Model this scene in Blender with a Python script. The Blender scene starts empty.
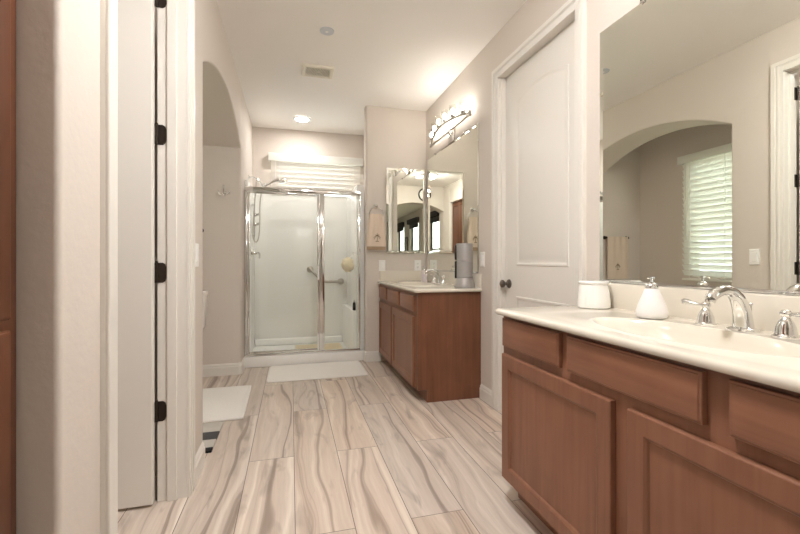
import bpy, bmesh, math, random
from mathutils import Vector, Matrix
random.seed(4)
PI = math.pi
sc = bpy.context.scene
COL = sc.collection

# ------------------------------------------------------------------ camera, world, exposure
cam_d = bpy.data.cameras.new('camera')
cam = bpy.data.objects.new('camera', cam_d)
COL.objects.link(cam)
cam_d.sensor_width = 36.0
cam_d.sensor_fit = 'HORIZONTAL'
cam_d.lens = 404.0 / 800.0 * 36.0
cam_d.shift_y = -6.5 / 800.0
cam_d.clip_start = 0.02
cam.location = (0, 0, 1.083)
cam.rotation_euler = (PI / 2, 0, -math.atan(109 / 404.0))
sc.camera = cam

w = bpy.data.worlds.new('world')
sc.world = w
w.use_nodes = True
bg = w.node_tree.nodes['Background']
bg.inputs[0].default_value = (0.90, 0.97, 1.0, 1)
bg.inputs[1].default_value = 1.3

sc.view_settings.view_transform = 'Standard'
sc.view_settings.look = 'None'
sc.view_settings.gamma = 1
sc.view_settings.use_curve_mapping = False
sc.view_settings.exposure = 2.5
BULB = 18.0      # radiance of the vanity bulbs
CAN = 30.0
DOME = 33.0      # radiance of the added fill dome       # radiance of recessed cans
try:
    sc.cycles.max_bounces = 14
    sc.cycles.diffuse_bounces = 6
    sc.cycles.glossy_bounces = 8
    sc.cycles.transmission_bounces = 8
    sc.cycles.transparent_max_bounces = 16
    sc.cycles.sample_clamp_indirect = 6.0
    sc.cycles.blur_glossy = 0.5
    sc.cycles.use_denoising = True
except Exception:
    pass

# ------------------------------------------------------------------ materials
def s2l(c):
    return tuple((v / 255.0 / 12.92) if v / 255.0 <= 0.04045 else ((v / 255.0 + 0.055) / 1.055) ** 2.4 for v in c)

def mat(name, rgb, rough=0.5, metal=0.0, spec=0.5, bump=0.0, bscale=60.0, coat=0.0, vary=0.03):
    m = bpy.data.materials.new(name)
    m.use_nodes = True
    nt = m.node_tree
    b = nt.nodes['Principled BSDF']
    lin = s2l(rgb)
    b.inputs['Roughness'].default_value = rough
    b.inputs['Metallic'].default_value = metal
    b.inputs['Specular IOR Level'].default_value = spec
    b.inputs['Coat Weight'].default_value = coat
    b.inputs['Coat Roughness'].default_value = 0.1
    tc = nt.nodes.new('ShaderNodeTexCoord')
    nz = nt.nodes.new('ShaderNodeTexNoise')
    nz.inputs['Scale'].default_value = bscale
    nz.inputs['Detail'].default_value = 3
    nt.links.new(tc.outputs['Object'], nz.inputs['Vector'])
    mx = nt.nodes.new('ShaderNodeMix'); mx.data_type = 'RGBA'
    mx.inputs[6].default_value = tuple(v * (1 - vary) for v in lin) + (1,)
    mx.inputs[7].default_value = tuple(min(1, v * (1 + vary)) for v in lin) + (1,)
    nt.links.new(nz.outputs['Fac'], mx.inputs[0])
    nt.links.new(mx.outputs[2], b.inputs['Base Color'])
    if bump > 0:
        bp = nt.nodes.new('ShaderNodeBump')
        bp.inputs['Strength'].default_value = bump
        bp.inputs['Distance'].default_value = 0.01
        nt.links.new(nz.outputs['Fac'], bp.inputs['Height'])
        nt.links.new(bp.outputs['Normal'], b.inputs['Normal'])
    return m

def emis(name, rgb, strength):
    m = bpy.data.materials.new(name); m.use_nodes = True
    nt = m.node_tree
    nt.nodes.remove(nt.nodes['Principled BSDF'])
    e = nt.nodes.new('ShaderNodeEmission')
    e.inputs[0].default_value = rgb + (1,)
    e.inputs[1].default_value = strength
    nt.links.new(e.outputs[0], nt.nodes['Material Output'].inputs[0])
    return m

def thin_glass(name, tint=(1, 1, 1), refl=0.08, rough=0.0):
    m = bpy.data.materials.new(name); m.use_nodes = True
    nt = m.node_tree
    nt.nodes.remove(nt.nodes['Principled BSDF'])
    t = nt.nodes.new('ShaderNodeBsdfTransparent'); t.inputs[0].default_value = tint + (1,)
    g = nt.nodes.new('ShaderNodeBsdfGlossy'); g.inputs['Roughness'].default_value = rough
    fr = nt.nodes.new('ShaderNodeLayerWeight'); fr.inputs[0].default_value = 0.25
    mp = nt.nodes.new('ShaderNodeMapRange')
    mp.inputs[3].default_value = refl * 0.5; mp.inputs[4].default_value = refl + 0.25
    nt.links.new(fr.outputs['Fresnel'], mp.inputs[0])
    mx = nt.nodes.new('ShaderNodeMixShader')
    nt.links.new(mp.outputs[0], mx.inputs[0])
    nt.links.new(t.outputs[0], mx.inputs[1]); nt.links.new(g.outputs[0], mx.inputs[2])
    nt.links.new(mx.outputs[0], nt.nodes['Material Output'].inputs[0])
    return m

def wood(name, c1, c2, axis='Z', scale=1.0, rough=0.38, dark=0.0):
    """stained wood: fine grain along an axis, soft mottling"""
    m = bpy.data.materials.new(name); m.use_nodes = True
    nt = m.node_tree; b = nt.nodes['Principled BSDF']
    tc = nt.nodes.new('ShaderNodeTexCoord')
    mp = nt.nodes.new('ShaderNodeMapping')
    s = {'X': (1.2, 22, 22), 'Y': (22, 1.2, 22), 'Z': (22, 22, 1.2)}[axis]
    mp.inputs['Scale'].default_value = tuple(v * scale for v in s)
    nt.links.new(tc.outputs['Object'], mp.inputs[0])
    n1 = nt.nodes.new('ShaderNodeTexNoise'); n1.inputs['Scale'].default_value = 1.6
    n1.inputs['Detail'].default_value = 5; n1.inputs['Distortion'].default_value = 0.6
    nt.links.new(mp.outputs[0], n1.inputs['Vector'])
    n2 = nt.nodes.new('ShaderNodeTexNoise'); n2.inputs['Scale'].default_value = 5.0
    n2.inputs['Detail'].default_value = 4
    nt.links.new(tc.outputs['Object'], n2.inputs['Vector'])
    ad = nt.nodes.new('ShaderNodeMix'); ad.data_type = 'FLOAT'; ad.inputs[0].default_value = 0.45
    nt.links.new(n1.outputs['Fac'], ad.inputs[2]); nt.links.new(n2.outputs['Fac'], ad.inputs[3])
    cr = nt.nodes.new('ShaderNodeValToRGB')
    cr.color_ramp.elements[0].position = 0.32; cr.color_ramp.elements[0].color = s2l(c1) + (1,)
    cr.color_ramp.elements[1].position = 0.68; cr.color_ramp.elements[1].color = s2l(c2) + (1,)
    nt.links.new(ad.outputs[0], cr.inputs[0])
    nt.links.new(cr.outputs[0], b.inputs['Base Color'])
    b.inputs['Roughness'].default_value = rough
    b.inputs['Specular IOR Level'].default_value = 0.4
    return m

M = {}
M['wall'] = mat('wall_paint', (214, 205, 196), 0.75, bump=0.10, bscale=55, vary=0.012)
M['ceiling'] = mat('ceiling_paint', (244, 241, 237), 0.85, bump=0.10, bscale=45, vary=0.01)
M['trim'] = mat('white_trim_paint', (229, 225, 218), 0.32, vary=0.01)
M['door'] = mat('white_door_paint', (230, 226, 219), 0.30, vary=0.01)
M['mirror'] = mat('mirror_silver', (243, 245, 238), 0.0, metal=1.0, vary=0.0)
M['chrome'] = mat('chrome', (225, 225, 224), 0.07, metal=1.0, vary=0.01)
M['nickel'] = mat('brushed_nickel', (186, 180, 172), 0.28, metal=1.0, vary=0.02)
M['bronze'] = mat('dark_bronze', (62, 54, 48), 0.4, metal=0.7, vary=0.1)
M['pewter'] = mat('dark_pewter', (120, 112, 104), 0.3, metal=0.9, vary=0.05)
M['marble'] = mat('cream_cultured_marble', (222, 215, 202), 0.16, coat=0.3, bscale=4, vary=0.015)
M['porcelain'] = mat('white_porcelain', (243, 241, 237), 0.12, coat=0.4, vary=0.005)
M['acrylic'] = mat('shower_acrylic', (244, 243, 240), 0.25, vary=0.01)
M['mat_white'] = mat('white_terry', (244, 240, 235), 0.95, bump=0.6, bscale=160, vary=0.03)
M['towel'] = mat('beige_terry', (226, 209, 191), 0.95, bump=0.4, bscale=170, vary=0.05)
M['thread'] = mat('brown_thread', (132, 112, 84), 0.9, vary=0.1)
M['fringe'] = mat('taupe_trim', (172, 148, 122), 0.95, bump=0.4, bscale=200, vary=0.1)
M['plastic'] = mat('white_plastic', (242, 241, 238), 0.35, vary=0.005)
M['detector'] = mat('pale_grey_plastic', (204, 208, 213), 0.5, vary=0.005)
M['slot'] = mat('dark_slot', (60, 56, 52), 0.6, vary=0.05)
M['grey_metal'] = mat('brushed_grey_metal', (182, 179, 178), 0.42, metal=0.6, vary=0.06)
M['black'] = mat('black_plastic', (26, 26, 27), 0.4, vary=0.05)
M['dark_gap'] = mat('dark_reveal', (38, 28, 24), 0.8, vary=0.05)
M['beige_mat'] = mat('tan_vinyl', (214, 197, 165), 0.7, bump=0.4, bscale=90, vary=0.06)
M['blind'] = mat('white_blind_slat', (244, 242, 236), 0.45, vary=0.01)
M['vent'] = mat('almond_plastic', (226, 220, 205), 0.5, vary=0.01)
M['charcoal'] = mat('charcoal_weave', (78, 76, 76), 0.95, bump=0.4, bscale=200, vary=0.12)
M['silver_weave'] = mat('pale_grey_weave', (196, 190, 182), 0.95, bump=0.4, bscale=200, vary=0.08)
M['black_weave'] = mat('black_weave', (30, 29, 29), 0.95, bump=0.4, bscale=200, vary=0.1)
M['carpet'] = mat('beige_carpet', (178, 160, 140), 0.98, bump=0.5, bscale=180, vary=0.08)
M['loofah'] = mat('cream_netting', (240, 226, 196), 0.8, vary=0.08)
M['glass'] = thin_glass('shower_glass', (0.975, 0.985, 0.975), 0.05)
M['pane'] = thin_glass('window_glass', (0.95, 0.98, 0.97), 0.04)
M['shade'] = thin_glass('lamp_glass', (0.97, 0.97, 0.95), 0.16, 0.05)
M['bulb'] = emis('lit_bulb', (1.0, 0.955, 0.91), BULB)
M['dome'] = emis('fill_dome', (1.0, 0.98, 0.965), DOME)
M['fill_dim'] = emis('fill_dome_dim', (1.0, 0.97, 0.94), 7.0)  # weaker glow for the added bedroom and closet lamps
M['can'] = emis('lit_lens', (1.0, 0.965, 0.93), CAN)
M['cab'] = wood('stained_maple', (126, 84, 63), (149, 103, 79), 'Z', 1.0)
M['cab_h'] = wood('stained_maple_cross', (127, 85, 64), (151, 104, 80), 'Y', 1.0)
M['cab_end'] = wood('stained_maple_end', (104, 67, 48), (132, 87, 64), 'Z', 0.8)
M['cab_tall'] = wood('tall_cabinet_wood', (84, 50, 33), (108, 66, 44), 'Z', 0.8)
M['frost'] = mat('frosted_glass', (238, 235, 233), 0.35, coat=0.2, vary=0.02)
M['frost'].node_tree.nodes['Principled BSDF'].inputs['Subsurface Weight'].default_value = 0.0
M['lilac'] = mat('pale_lilac_ceramic', (222, 212, 214), 0.3, vary=0.02)
M['outside_ground'] = mat('garden_ground', (150, 150, 120), 0.9, vary=0.1)
M['foliage'] = mat('pale_foliage', (150, 170, 130), 0.9, bump=0.8, bscale=9, vary=0.3)
# a blind slat lets some daylight through
def translucent(m, amt):
    nt = m.node_tree
    b = nt.nodes['Principled BSDF']
    tr = nt.nodes.new('ShaderNodeBsdfTranslucent'); tr.inputs[0].default_value = (0.92, 0.93, 0.88, 1)
    mx = nt.nodes.new('ShaderNodeMixShader'); mx.inputs[0].default_value = amt
    nt.links.new(b.outputs[0], mx.inputs[1]); nt.links.new(tr.outputs[0], mx.inputs[2])
    nt.links.new(mx.outputs[0], nt.nodes['Material Output'].inputs[0])
M['blind_dim'] = mat('dim_blind_slat', (236, 230, 222), 0.5, vary=0.01)  # same slats, darker and less translucent to imitate a dimmer window
translucent(M['blind'], 0.30)
translucent(M['blind_dim'], 0.05)

def floor_material():
    m = bpy.data.materials.new('wood_plank_tile'); m.use_nodes = True
    nt = m.node_tree; b = nt.nodes['Principled BSDF']; L = nt.links
    def mth(op, a, b_=None, c=None):
        n = nt.nodes.new('ShaderNodeMath'); n.operation = op
        for i, v in enumerate((a, b_, c)):
            if v is None: continue
            if isinstance(v, (int, float)): n.inputs[i].default_value = v
            else: L.new(v, n.inputs[i])
        return n.outputs[0]
    tc = nt.nodes.new('ShaderNodeTexCoord'); sx = nt.nodes.new('ShaderNodeSeparateXYZ')
    L.new(tc.outputs['Object'], sx.inputs[0])
    X, Y = sx.outputs[0], sx.outputs[1]
    PW, PL = 0.2355, 1.37
    u = mth('DIVIDE', mth('SUBTRACT', X, 0.0165), PW)
    k = mth('FLOOR', u)
    par = mth('FLOORED_MODULO', k, 2.0)
    v = mth('DIVIDE', mth('SUBTRACT', mth('SUBTRACT', Y, 1.625), mth('MULTIPLY', par, PL / 2)), PL)
    j = mth('FLOOR', v)
    fu = mth('FRACT', u); fv = mth('FRACT', v)
    du = mth('MULTIPLY', mth('MINIMUM', fu, mth('SUBTRACT', 1.0, fu)), PW)
    dv = mth('MULTIPLY', mth('MINIMUM', fv, mth('SUBTRACT', 1.0, fv)), PL)
    dm = mth('MINIMUM', du, dv)
    grout = mth('LESS_THAN', dm, 0.0016)
    cid = nt.nodes.new('ShaderNodeCombineXYZ'); L.new(k, cid.inputs[0]); L.new(j, cid.inputs[1])
    wn = nt.nodes.new('ShaderNodeTexWhiteNoise'); wn.noise_dimensions = '2D'; L.new(cid.outputs[0], wn.inputs['Vector'])
    rnd = wn.outputs['Value']
    sc_ = nt.nodes.new('ShaderNodeSeparateColor'); L.new(wn.outputs['Color'], sc_.inputs[0])
    r2 = sc_.outputs[1]
    # slow sideways drift of the grain so that streaks wave and open into cathedrals
    def noise(xs, ys, zoff, detail, dist, rough=0.5):
        cv = nt.nodes.new('ShaderNodeCombineXYZ')
        L.new(mth('MULTIPLY', X, xs), cv.inputs[0]); L.new(mth('MULTIPLY', Y, ys), cv.inputs[1])
        L.new(mth('ADD', mth('MULTIPLY', rnd, 61.0), zoff), cv.inputs[2])
        n = nt.nodes.new('ShaderNodeTexNoise'); n.inputs['Scale'].default_value = 1.0
        n.inputs['Detail'].default_value = detail; n.inputs['Distortion'].default_value = dist
        n.inputs['Roughness'].default_value = rough
        L.new(cv.outputs[0], n.inputs['Vector'])
        return n.outputs['Fac']
    drift = noise(4.0, 0.85, 3.0, 2, 0.15)
    field = mth('ADD', mth('MULTIPLY', X, 17.0), mth('MULTIPLY', drift, 4.6))
    field = mth('ADD', field, mth('MULTIPLY', r2, 9.0))
    band = nt.nodes.new('ShaderNodeTexNoise'); band.noise_dimensions = '1D'
    band.inputs['Scale'].default_value = 1.0; band.inputs['Detail'].default_value = 3.0
    band.inputs['Roughness'].default_value = 0.55
    L.new(mth('ADD', field, mth('MULTIPLY', rnd, 40.0)), band.inputs['W'])
    bandv = band.outputs['Fac']
    cr = nt.nodes.new('ShaderNodeValToRGB')
    e = cr.color_ramp.elements
    e[0].position = 0.27; e[0].color = s2l((160, 142, 128)) + (1,)
    e[1].position = 0.74; e[1].color = s2l((230, 217, 204)) + (1,)
    e2 = e.new(0.36); e2.color = s2l((184, 167, 153)) + (1,)
    e3 = e.new(0.41); e3.color = s2l((206, 189, 175)) + (1,)
    e4 = e.new(0.56); e4.color = s2l((214, 199, 185)) + (1,)
    L.new(bandv, cr.inputs[0])
    fine = noise(95.0, 4.5, 0.0, 4, 0.3, 0.6)
    knot = noise(13.0, 3.0, 17.0, 3, 0.8)
    kr = nt.nodes.new('ShaderNodeMapRange'); kr.inputs[1].default_value = 0.57; kr.inputs[2].default_value = 0.74
    L.new(knot, kr.inputs[0])
    mx = nt.nodes.new('ShaderNodeMix'); mx.data_type = 'RGBA'; mx.blend_type = 'MIX'
    L.new(mth('MULTIPLY', kr.outputs[0], 0.55), mx.inputs[0]); L.new(cr.outputs[0], mx.inputs[6])
    mx.inputs[7].default_value = s2l((138, 121, 109)) + (1,)
    hv = nt.nodes.new('ShaderNodeHueSaturation')
    val = mth('ADD', mth('ADD', 0.73, mth('MULTIPLY', fine, 0.30)), mth('MULTIPLY', r2, 0.14))
    L.new(val, hv.inputs['Value']); L.new(mx.outputs[2], hv.inputs['Color'])
    L.new(mth('ADD', 0.8, mth('MULTIPLY', rnd, 0.3)), hv.inputs['Saturation'])
    g = nt.nodes.new('ShaderNodeMix'); g.data_type = 'RGBA'
    L.new(grout, g.inputs[0]); L.new(hv.outputs[0], g.inputs[6]); g.inputs[7].default_value = s2l((120, 106, 96)) + (1,)
    L.new(g.outputs[2], b.inputs['Base Color'])
    b.inputs['Roughness'].default_value = 0.42
    b.inputs['Specular IOR Level'].default_value = 0.35
    bp = nt.nodes.new('ShaderNodeBump'); bp.inputs['Strength'].default_value = 0.35; bp.inputs['Distance'].default_value = 0.002
    L.new(mth('MINIMUM', mth('MULTIPLY', dm, 250.0), 1.0), bp.inputs['Height'])
    L.new(bp.outputs[0], b.inputs['Normal'])
    return m
M['floor'] = floor_material()

# ------------------------------------------------------------------ geometry helpers
ORG = {}
def empty(name, loc, label, cat, group=None):
    o = bpy.data.objects.new(name, None)
    o.empty_display_size = 0.05
    COL.objects.link(o); o.location = loc
    o['label'] = label; o['category'] = cat
    if group: o['group'] = group
    ORG[o.name] = Vector(loc)
    return o

class MB:
    def __init__(self): self.bm = bmesh.new()
    def _bev(self, geom_edges, r, seg):
        bmesh.ops.bevel(self.bm, geom=geom_edges, offset=r, offset_type='OFFSET', segments=seg, profile=0.5, affect='EDGES', clamp_overlap=True)
    def box(self, x0, x1, y0, y1, z0, z1, bev=0.0, seg=2, sel=None):
        bm = self.bm
        vs = [bm.verts.new((x, y, z)) for x in (x0, x1) for y in (y0, y1) for z in (z0, z1)]
        f = [(0, 1, 3, 2), (4, 6, 7, 5), (0, 4, 5, 1), (2, 3, 7, 6), (0, 2, 6, 4), (1, 5, 7, 3)]
        fs = [bm.faces.new([vs[i] for i in q]) for q in f]
        if bev > 0:
            es = set(e for fc in fs for e in fc.edges)
            if sel: es = [e for e in es if sel(e)]
            if es: self._bev(list(es), bev, seg)
        return self
    def prism(self, poly, axis, a, b, bev=0.0, seg=3, sel=None):
        """poly of 2D points: axis 'X' -> (y,z); 'Y' -> (x,z); 'Z' -> (x,y)"""
        bm = self.bm
        def P(p, t):
            return {'X': (t, p[0], p[1]), 'Y': (p[0], t, p[1]), 'Z': (p[0], p[1], t)}[axis]
        A = [bm.verts.new(P(p, a)) for p in poly]; B = [bm.verts.new(P(p, b)) for p in poly]
        n = len(poly); fs = []
        fs.append(bm.faces.new(A)); fs.append(bm.faces.new(B[::-1]))
        for i in range(n):
            fs.append(bm.faces.new((A[i], B[i], B[(i + 1) % n], A[(i + 1) % n])))
        bmesh.ops.recalc_face_normals(bm, faces=fs)
        if bev > 0:
            es = set(e for fc in fs for e in fc.edges)
            if sel: es = [e for e in es if sel(e)]
            if es: self._bev(list(es), bev, seg)
        return self
    def rings(self, loops, cap0=True, cap1=True, closed=True):
        bm = self.bm
        V = [[bm.verts.new(p) for p in lp] for lp in loops]
        n = len(V[0]); fs = []
        for a, b in zip(V, V[1:]):
            for i in range(n if closed else n - 1):
                j = (i + 1) % n
                fs.append(bm.faces.new((a[i], a[j], b[j], b[i])))
        if cap0: fs.append(bm.faces.new(V[0][::-1]))
        if cap1: fs.append(bm.faces.new(V[-1]))
        bmesh.ops.recalc_face_normals(bm, faces=fs)
        return self
    def lathe(self, c, prof, n=28, axis='Z'):
        """prof: (radius, height) from bottom to top"""
        c = Vector(c); loops = []
        for r, h in prof:
            lp = []
            for i in range(n):
                a = 2 * PI * i / n
                d = {'Z': (r * math.cos(a), r * math.sin(a), h), 'X': (h, r * math.cos(a), r * math.sin(a)),
                     'Y': (r * math.cos(a), h, r * math.sin(a))}[axis]
                lp.append(c + Vector(d))
            loops.append(lp)
        return self.rings(loops)
    def tube(self, pts, r, n=10, cap=True):
        pts = [Vector(p) for p in pts]
        rs = r if isinstance(r, (list, tuple)) else [r] * len(pts)
        loops = []; up = None
        for i, p in enumerate(pts):
            t = (pts[min(i + 1, len(pts) - 1)] - pts[max(i - 1, 0)]).normalized()
            if up is None:
                up = t.orthogonal().normalized()
            else:
                up = (up - t * up.dot(t))
                up = up.normalized() if up.length > 1e-6 else t.orthogonal().normalized()
            s = t.cross(up)
            loops.append([p + (up * math.cos(2 * PI * k / n) + s * math.sin(2 * PI * k / n)) * rs[i] for k in range(n)])
        return self.rings(loops, cap, cap)
    def ball(self, c, rx, ry=None, rz=None, n=16, m=10):
        ry = ry or rx; rz = rz or rx
        prof = []
        loops = []
        for i in range(1, m):
            th = PI * i / m - PI / 2
            loops.append([(c[0] + rx * math.cos(th) * math.cos(2 * PI * k / n), c[1] + ry * math.cos(th) * math.sin(2 * PI * k / n), c[2] + rz * math.sin(th)) for k in range(n)])
        return self.rings(loops)
    def build(self, name, m, parent=None, smooth=35, kind=None, label=None, cat=None, group=None, origin=None):
        me = bpy.data.meshes.new(name)
        bm = self.bm
        bmesh.ops.remove_doubles(bm, verts=bm.verts, dist=1e-6)
        o = bpy.data.objects.new(name, me)
        COL.objects.link(o)
        if parent is not None:
            org = ORG[parent.name]
            o.parent = parent
            ORG[o.name] = org
            bmesh.ops.translate(bm, verts=bm.verts, vec=-org)
        elif origin is not None:
            org = Vector(origin)
            bmesh.ops.translate(bm, verts=bm.verts, vec=-org)
            o.location = org; ORG[o.name] = org
        else:
            ORG[o.name] = Vector((0, 0, 0))
        if smooth:
            for f in bm.faces: f.smooth = True
        bm.to_mesh(me); bm.free()
        if smooth: me.set_sharp_from_angle(angle=math.radians(smooth))
        ms = m if isinstance(m, (list, tuple)) else [m]
        for q in ms: me.materials.append(M[q] if isinstance(q, str) else q)
        if kind: o['kind'] = kind
        if label: o['label'] = label
        if cat: o['category'] = cat
        if group: o['group'] = group
        # a part keeps its own mesh origin at its thing's base
        if parent is not None and parent.parent is not None:
            pass
        return o

def struct(mb, name, m, smooth=35):
    return mb.build(name, m, None, smooth, kind='structure')

def bez(p0, p1, p2, p3, n=12):
    p0, p1, p2, p3 = map(Vector, (p0, p1, p2, p3))
    return [p0 * (1 - t) ** 3 + p1 * 3 * t * (1 - t) ** 2 + p2 * 3 * t * t * (1 - t) + p3 * t ** 3 for t in [i / n for i in range(n + 1)]]

def arc_top(y0, y1, z_spring, z_apex, n=24, shoulder=0.0):
    """segmental arch points from y0 to y1"""
    c = (y0 + y1) / 2; h = (y1 - y0) / 2; s = z_apex - z_spring
    R = (h * h + s * s) / (2 * s); zc = z_apex - R
    return [(y0 + (y1 - y0) * i / n, zc + math.sqrt(max(0, R * R - (y0 + (y1 - y0) * i / n - c) ** 2))) for i in range(n + 1)]

# ------------------------------------------------------------------ room constants
H = 2.74
XR, XL = 1.45, -0.46
YB, YW = 5.30, 4.26        # back wall of shower; wall behind the far vanity
YN = 4.11                  # far wall of toilet nook
BR = 0.028                 # bullnose radius
TOP = H + 0.06; BOT = -0.06

# ---- floor / ceiling
struct(MB().box(-2.1, 1.6, -0.2, 5.45, -0.05, 0.0), 'floor', 'floor', 0)
struct(MB().box(-2.1, 4.2, -9.0, -0.2, -0.05, 0.0), 'floor_bedroom', 'carpet', 0)
struct(MB().box(-2.1, 4.2, -9.0, 5.45, H, H + 0.05), 'ceiling', 'ceiling', 0)

# ---- left wall with door opening and deep arch into the toilet nook
YA0, YA1 = 2.393, YN
arch = arc_top(YA0, YA1, 2.155, 2.375, 30)
DY0, DY1, DZ = 1.230, 2.048, 2.425
poly = [(0.987, BOT), (DY0, BOT), (DY0, DZ), (DY1, DZ), (DY1, BOT), (YA0, BOT)] + arch + [(YN + BR, 2.155), (YN + BR, TOP), (0.987, TOP)]
mb = MB()
def sel_left(e):
    a, b = e.verts[0].co, e.verts[1].co
    if abs(a.x - XL) > 1e-5 or abs(b.x - XL) > 1e-5: return False
    if abs(a.y - 0.987) < 1e-5 and abs(b.y - 0.987) < 1e-5: return True
    if abs(a.y - YA0) < 1e-4 and abs(b.y - YA0) < 1e-4: return True
    if 2.1 < a.z < 2.4 and 2.1 < b.z < 2.4 and a.y >= YA0 - 1e-4 and b.y >= YA0 - 1e-4 and max(a.y, b.y) <= YN + 1e-4: return True
    return False
mb.prism(poly, 'X', XL - 0.12, XL, BR, 4, sel_left)
mb.prism(arch + [(YN + BR, 2.155), (YN + BR, TOP), (YA0, TOP)], 'X', XL - 0.35, XL - 0.119)
mb.box(XL - 0.35, XL - 0.119, 2.28, YA0, BOT, TOP)
struct(mb, 'wall_left', 'wall')
# wall nib beside the tall cabinet, nearer than the camera, and soffit over the cabinet
struct(MB().box(-0.95, XL, -0.28, 0.23, BOT, TOP, BR, 3, lambda e: all(abs(v.co.x - XL) < 1e-5 and abs(v.co.y - 0.23) < 1e-5 for v in e.verts)), 'wall_left_front', 'wall')
struct(MB().box(-0.95, XL, 0.228, 0.989, 2.345, TOP), 'wall_soffit', 'wall')
struct(MB().box(-1.05, -0.95, -0.28, 1.10, BOT, TOP), 'wall_niche', 'wall')
# closet behind the left door
struct(MB().box(-1.95, -0.58, 0.989, 1.10, BOT, TOP), 'wall_closet_front', 'wall')
struct(MB().box(-2.05, -1.95, 1.0, 2.40, BOT, TOP), 'wall_closet_left', 'wall')
struct(MB().box(-1.95, XL - 0.349, 2.28, YA0, BOT, TOP), 'wall_closet_back', 'wall')
# nook: window wall and far wall
WY0, WY1, WZ0, WZ1 = 2.60, 3.46, 0.91, 2.17
XN = -1.34
mb = MB()
mb.box(XN - 0.12, XN, 2.39, WY0, BOT, TOP).box(XN - 0.12, XN, WY1, YN + 0.05, BOT, TOP)
mb.box(XN - 0.12, XN, WY0, WY1, BOT, WZ0).box(XN - 0.12, XN, WY0, WY1, WZ1, TOP)
struct(mb, 'wall_nook_left', 'wall')
struct(MB().box(XN - 0.12, XL, YN, YB + 0.12, BOT, TOP, BR, 4, lambda e: all(abs(v.co.x - XL) < 1e-5 and abs(v.co.y - YN) < 1e-5 for v in e.verts)), 'wall_nook_back', 'wall')
# ---- right wall with the door opening
RY0, RY1, RZ = 1.798, 2.642, 2.412
struct(MB().prism([(-0.28, BOT), (RY0, BOT), (RY0, RZ), (RY1, RZ), (RY1, BOT), (YW + 0.12, BOT), (YW + 0.12, TOP), (-0.28, TOP)], 'X', XR, XR + 0.12), 'wall_right', 'wall')
# ---- wall behind far vanity (bullnose left end), shower side wall, back wall with window
mb = MB().box(0.77, XR, YW, YW + 0.12, BOT, TOP, BR, 4, lambda e: all(abs(v.co.x - 0.77) < 1e-5 for v in e.verts) and abs(e.verts[0].co.z - e.verts[1].co.z) > 1)
struct(mb, 'wall_vanity_back', 'wall')
struct(MB().box(0.93, 1.05, YW + 0.119, YB + 0.12, BOT, TOP), 'wall_shower_right', 'wall')
SX0, SX1, SZ0, SZ1 = -0.20, 0.83, 1.80, 2.34
mb = MB()
mb.box(XL, SX0, YB, YB + 0.12, BOT, TOP).box(SX1, 0.93, YB, YB + 0.12, BOT, TOP)
mb.box(SX0, SX1, YB, YB + 0.12, BOT, SZ0).box(SX0, SX1, YB, YB + 0.12, SZ1, TOP)
struct(mb, 'wall_back', 'wall')
# ---- wall behind the camera with the arch to the bedroom
AX0, AX1 = -0.455, 0.90
arch2 = arc_top(AX0, AX1, 2.19, 2.375, 26)
poly = [(-0.95, BOT), (AX0, BOT)] + arch2 + [(AX1, BOT), (4.2, BOT), (4.2, TOP), (-0.95, TOP)]
struct(MB().prism(poly, 'Y', -0.40, -0.13), 'wall_front', 'wall')
# ---- bedroom shell
BX = -1.2
wins = [(-3.30, -2.30), (-5.35, -4.30), (-7.10, -6.10)]
BZ0, BZ1 = 0.55, 2.42
mb = MB()
ys = [-0.13] + [v for p in wins for v in (p[1], p[0])] + [-8.9]
for i in range(0, len(ys), 2):
    mb.box(BX - 0.14, BX, ys[i + 1], ys[i], BOT, TOP)
for a, b in wins:
    mb.box(BX - 0.14, BX, a, b, BOT, BZ0).box(BX - 0.14, BX, a, b, BZ1, TOP)
struct(mb, 'wall_bedroom_left', 'wall')
struct(MB().box(BX - 0.14, 4.2, -8.9, -8.78, BOT, TOP), 'wall_bedroom_back', 'wall')
struct(MB().box(4.08, 4.2, -8.78, -0.40, BOT, TOP), 'wall_bedroom_right', 'wall')

# ------------------------------------------------------------------ baseboards
BH = 0.112
def base_prof(t=0.015):
    return [(0, 0), (t, 0), (t, BH * 0.70), (t * 0.72, BH * 0.76), (t * 0.72, BH * 0.86), (t * 0.3, BH * 0.95), (0.0005, BH)]
def baseboard(name, path, left=True):
    """sweep the profile along a polyline on the floor; the board stands to the left or right of travel"""
    mb = MB(); pts = [Vector((p[0], p[1], 0)) for p in path]
    dirs = [(pts[i + 1] - pts[i]).normalized() for i in range(len(pts) - 1)]
    def nrm(d): return Vector((-d.y, d.x, 0)) * (1 if left else -1)
    loops = []
    for i, p in enumerate(pts):
        if i == 0: n = nrm(dirs[0])
        elif i == len(pts) - 1: n = nrm(dirs[-1])
        else:
            n1, n2 = nrm(dirs[i - 1]), nrm(dirs[i])
            n = (n1 + n2) / max(0.3, (1 + n1.dot(n2)))
        loops.append([p + n * a + Vector((0, 0, h)) for a, h in base_prof()])
    mb.rings(loops)
    return mb.build(name, 'trim', None, 25, kind='structure')
def corner(cx, cy, r, a0, a1, n=6):
    return [(cx + r * math.cos(math.radians(a0 + (a1 - a0) * i / n)), cy + r * math.sin(math.radians(a0 + (a1 - a0) * i / n))) for i in range(n + 1)]
baseboard('baseboard_left', [(XL, 2.118)] + corner(XL - BR, YA0 - BR, BR, 0, 90) + [(XL - 0.34, YA0)], left=False)
baseboard('baseboard_nook_back', [(XN, YN)] + corner(XL - BR, YN + BR, BR, -90, 0) + [(XL, 4.30)], left=False)
baseboard('baseboard_nook_left', [(XN, 2.41), (XN, YN)], left=False)
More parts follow.
